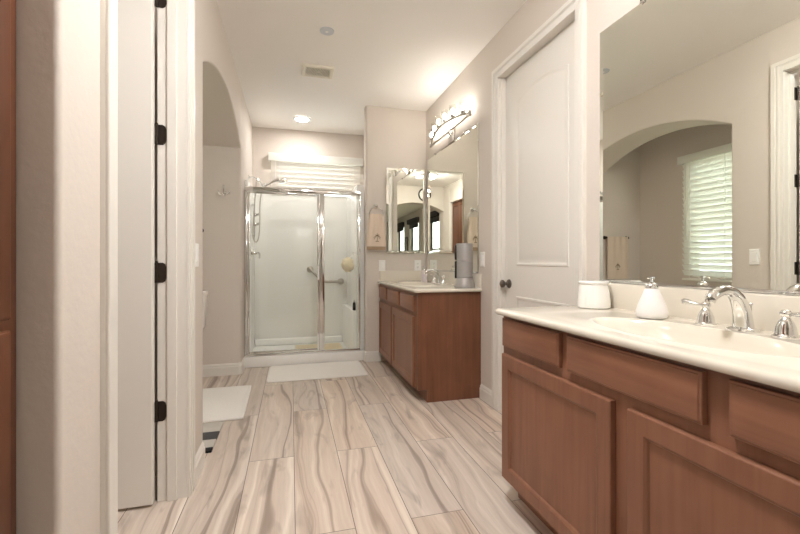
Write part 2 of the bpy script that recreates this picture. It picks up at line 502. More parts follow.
baseboard('baseboard_vanity_back', [(0.77, YW + 0.05)] + corner(0.77 + BR, YW + BR, BR, 180, 270) + [(0.935, YW)], left=False)
baseboard('baseboard_right', [(XR, 2.912), (XR, 2.706)], left=False)
baseboard('baseboard_left_near', [(XL, 1.05), (XL, 1.17)], left=False)
baseboard('baseboard_right_near', [(XR, 0.2), (XR, -0.13)], left=False)

# ------------------------------------------------------------------ door casings and jambs
def casing(name, side, x, y0, y1, z1, wd=0.074):
    """casing round an opening in an x = const wall; side=+1 faces +x"""
    mb = MB()
    s = side
    def bx(xa, xb, *a): mb.box(min(x + s * xa, x + s * xb), max(x + s * xa, x + s * xb), *a, 0.003, 2)
    r = 0.0118
    for (ya, yb, yo) in ((y0 - wd + r, y0 + r, -1), (y1 - r, y1 + wd - r, 1)):
        bx(-0.002, 0.013, ya, yb, 0.0, z1 + wd - r)
        if yo < 0:
            bx(0.012, 0.021, ya, ya + 0.028, 0.0, z1 + wd - r); bx(0.012, 0.017, ya + 0.034, ya + 0.052, 0.0, z1 + 0.045)
        else:
            bx(0.012, 0.021, yb - 0.028, yb, 0.0, z1 + wd - r); bx(0.012, 0.017, yb - 0.052, yb - 0.034, 0.0, z1 + 0.045)
    bx(-0.002, 0.013, y0 + r, y1 - r, z1 - r, z1 + wd - r)
    bx(0.012, 0.021, y0 - wd + r + 0.02, y1 + wd - r - 0.02, z1 + wd - r - 0.028, z1 + wd - r)
    bx(0.012, 0.017, y0 - 0.045, y1 + 0.045, z1 + 0.028, z1 + 0.046)
    return struct(mb, name, 'trim', 0)
casing('trim_1', 1, XL, DY0, DY1, DZ)
casing('trim_2', -1, XR, RY0, RY1, RZ, 0.074)
# jambs with stops
mb = MB()
mb.box(XL - 0.1195, XL - 0.0015, DY1 - 0.012, DY1 + 0.004, 0, DZ, 0.001)
mb.box(XL - 0.1195, XL - 0.0015, DY0 - 0.004, DY0 + 0.012, 0, DZ, 0.001)
mb.box(XL - 0.1195, XL - 0.0015, DY0, DY1, DZ - 0.012, DZ + 0.004, 0.001)
mb.box(XL - 0.078, XL - 0.040, DY1 - 0.024, DY1 - 0.011, 0, DZ - 0.012, 0.002)
mb.box(XL - 0.078, XL - 0.040, DY0 + 0.011, DY0 + 0.024, 0, DZ - 0.012, 0.002)
mb.box(XL - 0.078, XL - 0.040, DY0 + 0.011, DY1 - 0.011, DZ - 0.025, DZ - 0.011, 0.002)
struct(mb, 'trim_3', 'trim', 0)
mb = MB()
mb.box(XR + 0.0015, XR + 0.1195, RY1 - 0.010, RY1 + 0.004, 0, RZ, 0.001)
mb.box(XR + 0.0015, XR + 0.1195, RY0 - 0.004, RY0 + 0.010, 0, RZ, 0.001)
mb.box(XR + 0.0015, XR + 0.1195, RY0, RY1, RZ - 0.010, RZ + 0.004, 0.001)
mb.box(XR + 0.014, XR + 0.0485, RY1 - 0.022, RY1 - 0.009, 0, RZ - 0.01, 0.002)
mb.box(XR + 0.014, XR + 0.0485, RY0 + 0.009, RY0 + 0.022, 0, RZ - 0.01, 0.002)
struct(mb, 'trim_4', 'trim', 0)

# ------------------------------------------------------------------ moulded doors
def moulded_door(name, w, h, t, panels, label, xf):
    """door leaf in a local frame: width a (0..w), height b, depth d (0 front face .. -t); xf maps (a,b,d) to world"""
    def outline(p, ins):
        a0, a1, b0, bs, ba = p
        a0 += ins; a1 -= ins; b0 += ins
        pts = [(a0, b0), (a1, b0)]
        if ba > bs + 1e-4:
            arc = arc_top(p[0], p[1], bs, ba, 16)
            c = ((p[0] + p[1]) / 2)
            k = (a1 - a0) / (p[1] - p[0])
            arc = [(c + (q[0] - c) * k, q[1] - ins) for q in arc]
            pts += arc[::-1]
        else:
            pts += [(a1, bs - ins), (a0, bs - ins)]
        return pts
    mb = MB()
    bm = mb.bm
    c = [(0, 0), (w, 0), (w, h), (0, h)]
    e = 0.003
    ce = [(e, e), (w - e, e), (w - e, h - e), (e, h - e)]
    loops = [[xf(a, b, -t + e) for a, b in c], [xf(a, b, -e) for a, b in c]]
    mb.rings([[xf(a, b, -t) for a, b in ce]] + loops + [[xf(a, b, 0) for a, b in ce]])
    for p in panels:
        for sgn, d0 in ((1, 0.0), (-1, -t)):
            prof = [(0.0, -0.001), (0.004, 0.005), (0.014, 0.006), (0.024, 0.0012), (0.034, 0.0008), (0.052, 0.0045)]
            mb.rings([[xf(a, b, d0 + sgn * q[1]) for a, b in outline(p, q[0])] for q in prof], False, True)
    o = mb.build(name, 'door', None, 25, kind='structure')
    o['label'] = label
    return o
# closet door, swung open into the closet, facing the camera
LW, LH = 0.80, 2.40
xh = XL - 0.127; yh = DY1 - 0.022
d1 = moulded_door('door_1', LW, LH, 0.035,
    [(0.142, LW - 0.142, 1.05, 2.12, 2.25), (0.142, LW - 0.142, 0.20, 0.86, 0.86)],
    'white panelled door standing open, bronze hinges, in the left doorway',
    lambda a, b, d: (xh - a, yh + d, 0.012 + b))
for z in (0.405, 1.028, 1.648, 2.265):
    mb = MB()
    mb.tube([(xh + 0.006, yh + 0.004, z - 0.045), (xh + 0.006, yh + 0.004, z + 0.045)], 0.0065, 10)
    mb.ball((xh + 0.006, yh + 0.004, z + 0.048), 0.006, n=8, m=6)
    mb.prism([(xh + 0.006, z - 0.045), (xh + 0.030, z - 0.045), (xh + 0.040, z - 0.038), (xh + 0.044, z - 0.025), (xh + 0.044, z + 0.025), (xh + 0.040, z + 0.038), (xh + 0.030, z + 0.045), (xh + 0.006, z + 0.045)], 'Y', DY1 - 0.0145, DY1 - 0.0115)
    mb.box(xh - 0.012, xh + 0.004, yh - 0.004, yh + 0.0015, z - 0.045, z + 0.045, 0.001)
    mb.build('hinge', 'bronze', d1, label='dark bronze butt hinge')
mb = MB().lathe((xh - LW + 0.065, yh, 0.92), [(0.030, 0), (0.031, 0.004), (0.026, 0.009), (0.011, 0.014), (0.010, 0.032), (0.022, 0.040), (0.027, 0.052), (0.021, 0.063), (0.006, 0.067)], 20, 'Y')
# closed door in the right wall
RW = RY1 - RY0 - 0.026; RH = RZ - 0.016
xs = XR + 0.050
d2 = moulded_door('door_2', RW, RH, 0.035,
    [(0.150, RW - 0.122, 1.040, 2.178, 2.228), (0.150, RW - 0.122, 0.22, 0.832, 0.832)],
    'closed tall white arched-panel door with dark knob',
    lambda a, b, d: (xs - d, RY0 + 0.013 + RW - a, 0.006 + b))
mb = MB().lathe((xs, RY1 - 0.013 - 0.056, 0.918), [(0.032, -0.001), (0.032, -0.004), (0.027, -0.010), (0.012, -0.014), (0.011, -0.034), (0.021, -0.040), (0.028, -0.052), (0.026, -0.062), (0.014, -0.070), (0.003, -0.072)], 24, 'X')
mb.build('door_knob', 'pewter', d2, label='dark pewter round door knob')

# ------------------------------------------------------------------ vanity cabinets
def rect_rings(mb, f, y0, y1, z0, z1, prof):
    """nested rectangles; f(depth,y,z) -> world; prof (inset, depth)"""
    mb.rings([[f(d, y, z) for y, z in ((y0 + i, z0 + i), (y1 - i, z0 + i), (y1 - i, z1 - i), (y0 + i, z1 - i))] for i, d in prof], True, True)

def vanity(label, y0, y1, doors, drawers, end_panel_near, xf=0.93, depth_x=XR - 0.002, toe=0.075, ztop=0.8375):
    root = empty('vanity_cabinet', (xf + 0.25, (y0 + y1) / 2, 0), label, 'cabinet')
    mb = MB()
    mb.box(xf, xf + 0.02, y0 + 0.018, y1, 0.10, ztop, 0.0015)
    mb.box(depth_x - 0.008, depth_x, y0 + 0.018, y1, 0.10, ztop)
    mb.box(xf + 0.0195, depth_x - 0.0075, y1 - 0.018, y1, 0.10, ztop)
    mb.box(xf + 0.0195, depth_x - 0.0075, y0 + 0.018, y1 - 0.0175, 0.10, 0.118)
    mb.box(xf + toe, depth_x, y0 + 0.018, y1, 0.0, 0.101)
    mb.build('body', 'cab', root)
    # end panel with a toe notch
    mb = MB().prism([(xf, 0.10), (xf + toe, 0.10), (xf + toe, 0.0), (depth_x, 0.0), (depth_x, ztop), (xf, ztop)], 'Y', y0, y0 + 0.0175)
    mb.build('end_panel', 'cab_end', root, 0)
    f = lambda d, y, z: (xf - 0.0015 - d, y, z)
    for (a, b, z0, z1) in doors:
        mb = MB()
        T = 0.019
        prof = [(0, 0), (0, T - 0.004), (0.0015, T - 0.0015), (0.004, T), (0.055, T), (0.058, T - 0.0025), (0.062, T - 0.004), (0.066, T - 0.010), (0.070, T - 0.010), (0.20, T - 0.0098)]
        rect_rings(mb, f, a, b, z0, z1, prof)
        mb.build('door', 'cab', root, 20)
    for (a, b, z0, z1) in drawers:
        mb = MB()
        T = 0.019
        prof = [(0, 0), (0, T - 0.006), (0.0015, T - 0.004), (0.006, T - 0.003), (0.008, T - 0.0005), (0.0095, T)]
        rect_rings(mb, f, a, b, z0, z1, prof)
        mb.build('drawer', 'cab_h', root, 20)
    return root
DZ0, DZ1 = 0.118, 0.668
WZ_0, WZ_1 = 0.703, 0.826
vanity('long near brown maple vanity cabinet in the right foreground', 0.22, 1.646,
       [(0.990, 1.628, DZ0, DZ1), (0.291, 0.929, DZ0, DZ1)],
       [(1.233, 1.628, WZ_0, WZ_1), (0.717, 1.191, WZ_0, WZ_1), (0.275, 0.659, WZ_0, WZ_1)], False, 0.93)
vanity('brown maple vanity cabinet against the far right corner wall', 2.916, YW - 0.003,
       [(2.985, 3.655, 0.105, 0.65), (3.69, YW - 0.04, 0.105, 0.65)],
       [(2.975, 3.365, 0.690, 0.812), (3.42, 3.85, 0.690, 0.812), (3.90, YW - 0.035, 0.690, 0.812)], True, 0.926)

# ------------------------------------------------------------------ countertops with integral oval basins
ZC = 0.865
def countertop(label, x0, x1, y0, y1, cx, cy, ax, ay, splash_side=None, r=0.0130, zb=0.8385):
    root = empty('vanity_countertop', ((x0 + x1) / 2, (y0 + y1) / 2, zb), label, 'countertop')
    N = 144
    cr = 0.03
    def perim(ins):
        X0, X1, Y0, Y1 = x0 + ins, x1, y0 + ins, y1 - (ins if splash_side is None else 0)
        c = max(0.002, cr - ins); pts = []
        def seg(a, b, n): pts.extend([(a[0] + (b[0] - a[0]) * i / n, a[1] + (b[1] - a[1]) * i / n) for i in range(n)])
        def rnd(ox, oy, a0, n):
            pts.extend([(ox + c * math.cos(math.radians(a0 - 90 * i / n)), oy + c * math.sin(math.radians(a0 - 90 * i / n))) for i in range(n)])
        # clockwise from back-far corner
        seg((X1, Y1), (X1, Y0), 36)
        seg((X1, Y0), (X0 + c, Y0), 28)
        rnd(X0 + c, Y0 + c, 270, 8)
        seg((X0, Y0 + c), (X0, Y1 - c), 40)
        rnd(X0 + c, Y1 - c, 180, 8)
        seg((X0 + c, Y1), (X1, Y1), 24)
        return pts
    p0 = perim(r)
    angs = [math.atan2((p[1] - cy), (p[0] - cx)) for p in p0]
    def oval(s, z, sy=None):
        lp = []
        for a, p in zip(angs, p0):
            dx, dy = p[0] - cx, p[1] - cy
            k = 1 / math.sqrt((dx / ax) ** 2 + (dy / ay) ** 2)
            lp.append((cx + dx * k * s, cy + dy * k * s, z))
        return lp
    mb = MB()
    loops = []
    loops.append([(p[0], p[1], zb) for p in perim(0.012)])
    for t in range(0, 9):
        a = -PI / 2 + PI * t / 8
        loops.append([(p[0], p[1], (ZC + zb) / 2 + (ZC - zb) / 2 * math.sin(a)) for p in perim(r * (1 - math.cos(a)))])
    loops.append([(q[0] * 0.5 + p[0] * 0.5, q[1] * 0.5 + p[1] * 0.5, ZC) for q, p in zip(p0, oval(1.10, ZC))])
    for s, z in ((1.10, 0.0), (1.07, 0.004), (1.03, 0.0055), (1.0, 0.004), (0.97, -0.004), (0.93, -0.022), (0.86, -0.055), (0.72, -0.093), (0.52, -0.115), (0.30, -0.125), (0.08, -0.128)):
        loops.append(oval(s, ZC + z))
    mb.rings(loops, False, True)
    mb.build('counter_slab', 'marble', root, 40)
    mb = MB().box(x1 - 0.020, x1, y0 + 0.004, y1 - 0.001, ZC - 0.004, 0.978, 0.005, 3)
    mb.build('backsplash', 'marble', root)
    if splash_side:
        MB().box(x0 + 0.03, x1 - 0.0205, y1 - 0.021, y1 - 0.001, ZC - 0.004, 0.972, 0.005, 3).build('side_splash', 'marble', root)
    mb = MB().lathe((cx, cy, ZC - 0.1285), [(0.022, 0), (0.023, 0.003), (0.020, 0.005), (0.012, 0.004), (0.010, 0.008), (0.002, 0.009)], 20)
    mb.build('drain', 'chrome', root, label='chrome basin drain')
    return root
countertop('cream countertop with oval basin in the right foreground', 0.892, XR - 0.002, 0.20, 1.675, 1.125, 0.945, 0.155, 0.315)
countertop('cream countertop with oval basin in the far right corner', 0.893, XR - 0.002, 2.888, YW - 0.002, 1.125, 3.60, 0.155, 0.29, True)

# ------------------------------------------------------------------ faucets
def faucet(label, x, y):
    root = empty('faucet', (x, y, ZC), label, 'faucet')
    z = ZC + 0.0006
    mb = MB()
    mb.lathe((x, y, z), [(0.040, 0), (0.041, 0.004), (0.036, 0.009), (0.029, 0.012)], 24)
    p = bez((x + 0.004, y, z + 0.008), (x + 0.002, y, z + 0.092), (x - 0.038, y, z + 0.140), (x - 0.092, y, z + 0.124), 14) + bez((x - 0.092, y, z + 0.124), (x - 0.112, y, z + 0.118), (x - 0.124, y, z + 0.112), (x - 0.130, y, z + 0.102), 4)[1:]
    n = len(p)
    rs = [0.027 - 0.011 * min(1, i / 11) for i in range(n)]
    rs[-1] = 0.015
    mb.tube(p, rs, 16)
    mb.build('spout', 'chrome', root, 50)
    MB().lathe((x - 0.1305, y, z + 0.090), [(0.0125, 0), (0.0135, 0.004), (0.0135, 0.010)], 16).build('aerator', 'chrome', root)
    mb = MB().tube([(x + 0.036, y - 0.0, z), (x + 0.036, y, z + 0.075)], 0.0028, 8)
    mb.ball((x + 0.036, y, z + 0.080), 0.006, n=10, m=8)
    mb.build('lift_rod', 'chrome', root)
    for s in (1, -1):
        hy = y + s * 0.114
        mb = MB().lathe((x, hy, z), [(0.031, 0), (0.032, 0.004), (0.027, 0.008), (0.025, 0.012), (0.023, 0.028), (0.018, 0.042), (0.012, 0.053), (0.009, 0.057), (0.011, 0.060), (0.014, 0.065), (0.014, 0.071), (0.009, 0.077), (0.002, 0.079)], 22)
        ux, uy = -0.18, s
        l = math.hypot(ux, uy); ux /= l; uy /= l
        q = [(0.010, 0.000), (0.020, 0.0), (0.030, 0.001), (0.045, 0.003), (0.060, 0.006), (0.072, 0.008), (0.077, 0.009)]
        mb.tube([(x + ux * a, hy + uy * a, z + 0.067 + b) for a, b in q], [0.006, 0.0045, 0.0065, 0.0075, 0.0095, 0.0090, 0.004], 12)
        mb.build('handle', 'chrome', root, 50)
    return root
faucet('chrome widespread faucet with lever handles on the near counter', 1.350, 0.932)
faucet('chrome widespread faucet on the far counter below the corner mirror', 1.350, 3.60)

# ------------------------------------------------------------------ counter accessories
def at_lathe(root, name, m, c, prof, n=32, label=None):
    return MB().lathe(c, prof, n).build(name, m, root, 40, label=label)
zc = ZC + 0.0008
jx, jy = 1.352, 1.572
r = empty('canister', (jx, jy, zc), 'round white lidded jar at the far end of the near counter', 'jar')
at_lathe(r, 'jar_body', 'porcelain', (jx, jy, zc), [(0.066, 0), (0.071, 0.004), (0.072, 0.02), (0.068, 0.06), (0.063, 0.098), (0.059, 0.108)])
at_lathe(r, 'lid', 'porcelain', (jx, jy, zc + 0.109), [(0.063, 0), (0.065, 0.003), (0.065, 0.010), (0.062, 0.014), (0.03, 0.0155)])

def pump_bottle(name, label, x, y, body, bm_, s=1.0, top=0.1):
    r = empty(name, (x, y, zc), label, 'soap dispenser')
    at_lathe(r, 'bottle', bm_, (x, y, zc), body, 32)
    mb = MB().lathe((x, y, zc + top), [(0.021 * s, 0), (0.023 * s, 0.003), (0.023 * s, 0.009), (0.020 * s, 0.017), (0.011 * s, 0.024), (0.006 * s, 0.026), (0.006 * s, 0.038), (0.004 * s, 0.039)], 20)
    mb.build('pump_collar', 'chrome', r)
    mb = MB().lathe((x, y, zc + top + 0.038), [(0.007 * s, 0), (0.013 * s, 0.002), (0.013 * s, 0.007), (0.006 * s, 0.009)], 16)
    mb.tube([(x, y, zc + top + 0.043), (x - 0.018 * s, y - 0.006, zc + top + 0.044), (x - 0.028 * s, y - 0.009, zc + top + 0.040)], 0.0035 * s, 8)
    mb.build('pump_head', 'chrome', r)
pump_bottle('soap_dispenser', 'frosted conical soap dispenser with chrome pump beside the near basin', 1.318, 1.228,
            [(0.040, 0), (0.050, 0.004), (0.0545, 0.014), (0.053, 0.028), (0.046, 0.050), (0.035, 0.080), (0.026, 0.103), (0.022, 0.1105)], 'frost', 0.95, 0.110)
pump_bottle('soap_dispenser', 'pale square-shouldered soap dispenser beside the far basin', 1.290, 3.845,
            [(0.026, 0), (0.030, 0.004), (0.030, 0.098), (0.026, 0.112), (0.018, 0.118)], 'lilac', 0.8, 0.117)

# grey stacked canister appliance
x, y = 1.343, 2.992
r = empty('water_flosser', (x, y, zc), 'tall grey metal cylinder with flared foot on the far counter', 'canister')
at_lathe(r, 'flared_base', 'grey_metal', (x, y, zc), [(0.078, 0), (0.083, 0.003), (0.083, 0.010), (0.072, 0.055), (0.067, 0.080), (0.060, 0.083)], 36)
at_lathe(r, 'lower_cylinder', 'grey_metal', (x, y, zc + 0.083), [(0.060, 0), (0.066, 0.002), (0.066, 0.124), (0.063, 0.127)], 36)
at_lathe(r, 'upper_cylinder', 'grey_metal', (x, y, zc + 0.2105), [(0.063, 0), (0.066, 0.002), (0.067, 0.135), (0.066, 0.142), (0.060, 0.1435), (0.057, 0.139)], 36)
mb = MB()
a = math.radians(200)
dx, dy = -0.985, 0.17
mb.box(-0.008, 0.010, -0.016, 0.016, 0.075, 0.212, 0.004).box(-0.008, 0.010, -0.016, 0.016, 0.222, 0.34, 0.004)
bmesh.ops.translate(mb.bm, verts=mb.bm.verts, vec=(0.068, 0, 0))
bmesh.ops.rotate(mb.bm, verts=mb.bm.verts, cent=(0, 0, 0), matrix=Matrix.Rotation(math.radians(160), 3, 'Z'))
bmesh.ops.translate(mb.bm, verts=mb.bm.verts, vec=(x, y, zc))
mb.build('spine', 'black', r, label='black plastic strip down the side')

# ------------------------------------------------------------------ mirrors
def wall_mirror(label, y0, y1, z0, z1, bev=0.024, clips=()):
    root = empty('wall_mirror', (XR, (y0 + y1) / 2, z0), label, 'mirror')
    mb = MB()
    f = lambda d, y, z: (XR - 0.0008 - d, y, z)
    # bevelled along the sides and top; the foot sits square in its channel
    mb.rings([[f(d, y, z) for y, z in ((y0 + i, z0), (y1 - i, z0), (y1 - i, z1 - i), (y0 + i, z1 - i))] for i, d in [(0, 0), (0, 0.0030), (bev, 0.0058)]], True, True)
    mb.build('mirror_glass', 'mirror', root, 0)
    mb = MB().box(XR - 0.009, XR - 0.0005, y0, y1, z0 - 0.012, z0 - 0.0005, 0.001)
    mb.build('bottom_channel', 'chrome', root, label='thin chrome channel under the glass')
    for cy_, up in clips:
        mb = MB().box(XR - 0.012, XR - 0.0005, cy_ - 0.010, cy_ + 0.010, z1 + 0.0005, z1 + 0.010, 0.002)
        mb.box(XR - 0.012, XR - 0.0075, cy_ - 0.010, cy_ + 0.010, z1 - 0.008, z1 + 0.009, 0.0015)
        mb.build('clip', 'chrome', root)
    return root
wall_mirror('large unframed mirror on the right wall over the near vanity', 0.26, 1.640, 0.992, 2.186, clips=((1.39, 1), (0.5, 1)))
wall_mirror('unframed mirror on the right wall over the far vanity, meeting the corner', 2.952, 4.215, 0.992, 2.183, 0.012, clips=((3.22, 1), (3.95, 1)))
# mirrored medicine cabinet on the wall behind the far vanity
mx0, mx1, my0, mz0, mz1 = 0.992, 1.424, 4.232, 1.163, 2.083
r = empty('medicine_cabinet', ((mx0 + mx1) / 2, YW, mz0), 'mirrored medicine cabinet beside the corner on the back wall', 'cabinet')
MB().box(mx0 + 0.004, mx1 - 0.004, my0 + 0.0205, YW - 0.0004, mz0 + 0.004, mz1 - 0.004).build('cabinet_box', 'mirror', r, 0)
mb = MB()
f = lambda d, a, z: (a, my0 + 0.02 - d, z)
rect_rings(mb, f, mx0, mx1, mz0, mz1, [(0, 0), (0, 0.0165), (0.022, 0.02), (0.0225, 0.02)])
mb.build('mirror_door', 'mirror', r, 0)
for z in (mz0 + 0.15, mz0 + 0.42, mz0 + 0.60, mz1 - 0.12): MB().box(mx0 - 0.003, mx0 - 0.0003, my0 + 0.002, YW - 0.0006, z, z + 0.035, 0.0005).build('hinge', 'nickel', r)

# ------------------------------------------------------------------ vanity lights (bow-shaped, six glass cups)
def vanity_light(label, yc):
    zb_ = 2.275
    root = empty('vanity_light', (XR, yc, zb_), label, 'light fixture')
    hw = 0.475
    def bow(t):
        s = 1 - t * t
        return (XR - 0.045 - 0.065 * s, yc + t * hw, zb_ + 0.012 + 0.042 * s)
    MB().tube([(XR - 0.045, yc - hw, zb_), (XR - 0.045, yc + hw, zb_)], 0.011, 10).build('lower_bar', 'nickel', root)
    MB().tube([bow(-1 + 2 * i / 24) for i in range(25)], 0.010, 10).build('bow_bar', 'nickel', root)
    mb = MB().box(XR - 0.020, XR - 0.0005, yc - 0.065, yc + 0.065, zb_ - 0.10, zb_ + 0.03, 0.006, 3)
    mb.tube([(XR - 0.015, yc, zb_ - 0.03), (XR - 0.045, yc, zb_)], 0.012, 10)
    mb.build('wall_plate', 'nickel', root)
    for s in (-1, 1):
        MB().box(XR - 0.060, XR - 0.034, yc + s * hw - 0.012, yc + s * hw + 0.012, zb_ - 0.014, zb_ + 0.030, 0.004).build('end_cap', 'nickel', root)
    for i in range(6):
        t = (-1 + 2 * (i + 0.5) / 6) * 0.98
        bx_, by_, bz_ = bow(t)
        MB().lathe((bx_, by_, bz_ + 0.006), [(0.008, 0), (0.018, 0.006), (0.021, 0.012), (0.021, 0.024), (0.014, 0.026)], 16).build('socket_cup', 'nickel', root)
        MB().lathe((bx_, by_, bz_ + 0.034), [(0.007, 0), (0.010, 0.008), (0.014, 0.022), (0.0145, 0.032), (0.010, 0.044), (0.003, 0.050)], 12).build('bulb', 'bulb', root, label='lit frosted bulb')
        mb = MB()
        n = 24; loops = []
        for rr, hh in ((0.022, 0.028), (0.031, 0.032), (0.0315, 0.110), (0.0295, 0.110), (0.029, 0.034)):
            loops.append([(bx_ + rr * math.cos(2 * PI * k / n), by_ + rr * math.sin(2 * PI * k / n), bz_ + hh) for k in range(n)])
        mb.rings(loops, False, False)
        mb.build('glass_shade', 'shade', root, label='clear glass cylinder shade')
    return root
vanity_light('six-bulb nickel bow light above the far vanity mirror', 3.50)
vanity_light('six-bulb nickel bow light above the near vanity mirror, out of frame', 0.93)

# ------------------------------------------------------------------ ceiling fixtures
def recessed(label, x, y):
    r = empty('recessed_light', (x, y, H), label, 'ceiling light')
    mb = MB(); n = 36; loops = []
    for rr, hh in ((0.100, -0.0005), (0.099, -0.010), (0.088, -0.016), (0.078, -0.014), (0.076, -0.006)):
        loops.append([(x + rr * math.cos(2 * PI * k / n), y + rr * math.sin(2 * PI * k / n), H + hh) for k in range(n)])
    mb.rings(loops, False, False).build('trim_ring', 'plastic', r)
    MB().lathe((x, y, H), [(0.02, -0.017), (0.060, -0.014), (0.0755, -0.008), (0.0755, -0.004)], 28).build('lens', 'can', r, label='glowing round lens')
recessed('glowing recessed ceiling light above the shower', 0.124, 4.85)
dx_, dy_ = 0.30, 1.06
r = empty('fill_light', (dx_, dy_, H), 'round flush dome added as fill light on the ceiling near the linen cabinet', 'ceiling light')  # lamp added to brighten and even out the foreground
MB().lathe((dx_, dy_, H), [(0.150, -0.022), (0.160, -0.018), (0.160, -0.0005)], 36).build('base_ring', 'nickel', r)
MB().lathe((dx_, dy_, H), [(0.02, -0.085), (0.070, -0.078), (0.112, -0.060), (0.138, -0.036), (0.145, -0.0225)], 36).build('dome', 'dome', r, label='glowing frosted dome of the added fill light')

# exhaust fan grille
fx, fy = 0.225, 3.585
r = empty('exhaust_fan', (fx, fy, H), 'almond slotted exhaust fan grille on the ceiling', 'vent')
mb = MB()
hw = 0.135; hy = 0.105
loops = []
for i, d in ((0, -0.0005), (0.002, -0.016), (0.006, -0.020), (0.030, -0.020), (0.034, -0.015)):
    loops.append([(fx + sx * (hw - i), fy + sy * (hy - i), H + d) for sx, sy in ((-1, -1), (1, -1), (1, 1), (-1, 1))])
mb.rings(loops, False, False).build('frame', 'vent', r)
MB().box(fx - hw + 0.032, fx + hw - 0.032, fy - hy + 0.032, fy + hy - 0.032, H - 0.006, H - 0.003).build('backing', 'slot', r)
mb = MB()
for i in range(-6, 7):
    c = i * 0.024
    pts = []
    for s in (-1, 1):
        pass
    # diagonal louvres clipped to the opening
    x0, x1, y0, y1 = -hw + 0.034, hw - 0.034, -hy + 0.034, hy - 0.034
    # line x = c + 0.5*y
    ya, yb = y0, y1
    xa, xb = c + 0.5 * ya, c + 0.5 * yb
    if xa < x0: ya = (x0 - c) / 0.5; xa = x0
    if xb > x1: yb = (x1 - c) / 0.5; xb = x1
    if yb - ya < 0.02 or xa > x1 or xb < x0: continue
    wv = 0.0045
    mb.prism([(fx + xa - wv, fy + ya), (fx + xa + wv, fy + ya), (fx + xb + wv, fy + yb), (fx + xb - wv, fy + yb)], 'Z', H - 0.018, H - 0.007)
mb.box(fx - 0.018, fx + 0.018, fy - 0.012, fy + 0.012, H - 0.0195, H - 0.007, 0.002)
mb.build('louvres', 'vent', r)
r = empty('fill_light', (1.3, -3.4, H), 'round flush dome added as fill light on the bedroom ceiling', 'ceiling light')  # lamp added out of view to brighten the bedroom
MB().lathe((1.3, -3.4, H), [(0.190, -0.022), (0.200, -0.018), (0.200, -0.0005)], 36).build('base_ring', 'nickel', r)
MB().lathe((1.3, -3.4, H), [(0.03, -0.100), (0.090, -0.092), (0.150, -0.068), (0.180, -0.038), (0.186, -0.0225)], 36).build('dome', 'fill_dim', r, label='glowing frosted dome of the added fill light')
r = empty('fill_light', (-1.30, 1.62, H), 'small flush dome added as fill light on the closet ceiling', 'ceiling light')  # unseen lamp added to lift the dark closet doorway
MB().lathe((-1.30, 1.62, H), [(0.110, -0.020), (0.118, -0.016), (0.118, -0.0005)], 32).build('base_ring', 'nickel', r)
MB().lathe((-1.30, 1.62, H), [(0.02, -0.070), (0.055, -0.064), (0.085, -0.048), (0.102, -0.030), (0.107, -0.0205)], 32).build('dome', 'fill_dim', r, label='glowing frosted dome of the added fill light')
# smoke detector / blank cover
x, y = 0.25, 2.95
r = empty('smoke_detector', (x, y, H), 'small round white detector disc on the ceiling', 'detector')
MB().lathe((x, y, H), [(0.044, -0.009), (0.050, -0.007), (0.052, -0.003), (0.052, -0.0005)], 32).build('cover', 'detector', r)
MB().lathe((x, y, H - 0.0092), [(0.004, -0.003), (0.010, -0.002), (0.012, -0.0002)], 16).build('test_button', 'plastic', r)
# air supply register near the camera (seen in the corner mirrors)
vx, vy = 0.33, 0.80
r = empty('air_register', (vx, vy, H), 'white louvred air register on the ceiling above the entry', 'vent')
mb = MB(); loops = []
for i, d in ((0, -0.0005), (0.003, -0.010), (0.024, -0.012), (0.026, -0.004)):
    loops.append([(vx + sx * (0.18 - i), vy + sy * (0.10 - i), H + d) for sx, sy in ((-1, -1), (1, -1), (1, 1), (-1, 1))])
mb.rings(loops, False, False).build('frame', 'plastic', r)
MB().box(vx - 0.155, vx + 0.155, vy - 0.075, vy + 0.075, H - 0.0035, H - 0.001).build('backing', 'slot', r)
mb = MB()
for i in range(7):
    yy = vy - 0.066 + i * 0.022
    mb.prism([(yy - 0.007, H - 0.011), (yy - 0.005, H - 0.012), (yy + 0.006, H - 0.006), (yy + 0.004, H - 0.005)], 'X', vx - 0.155, vx + 0.155)
mb.build('louvres', 'plastic', r)

# ------------------------------------------------------------------ shower
GY = 4.360
# base pan with curb
r = empty('shower_pan', (0.14, 4.8, 0), 'cream acrylic shower pan with curb on the tiled floor', 'shower base')
mb = MB()
mb.box(XL + 0.001, 0.769, 4.318, 4.415, 0.0, 0.108, 0.008, 3)
mb.build('curb', 'acrylic', r)
mb = MB()
mb.box(XL + 0.001, 0.735, 4.4152, YB - 0.001, 0.0, 0.03)
mb.build('pan_floor', 'acrylic', r)
mb = MB()
mb.box(XL + 0.034, 0.64, 5.225, YB - 0.034, 0.0302, 0.115, 0.02, 3)
mb.build('ledge', 'acrylic', r)
# surround panels
r = empty('shower_surround', (0.14, 5.28, 0.03), 'cream acrylic wall surround lining the shower', 'shower surround')
mb = MB()
mb.box(XL + 0.002, 0.735, YB - 0.032, YB - 0.002, 0.0305, 1.918, 0.006, 2).build('back_panel', 'acrylic', r)
MB().box(XL + 0.002, XL + 0.030, 4.43, YB - 0.0325, 0.0305, 1.918, 0.006, 2).build('side_panel', 'acrylic', r)
MB().box(0.702, 0.9285, 4.43, YB - 0.0325, 0.0305, 1.918, 0.006, 2).build('side_panel', 'acrylic', r)
MB().box(0.736, 0.9285, YB - 0.032, YB - 0.002, 0.0305, 1.918, 0.006, 2).build('corner_panel', 'acrylic', r)
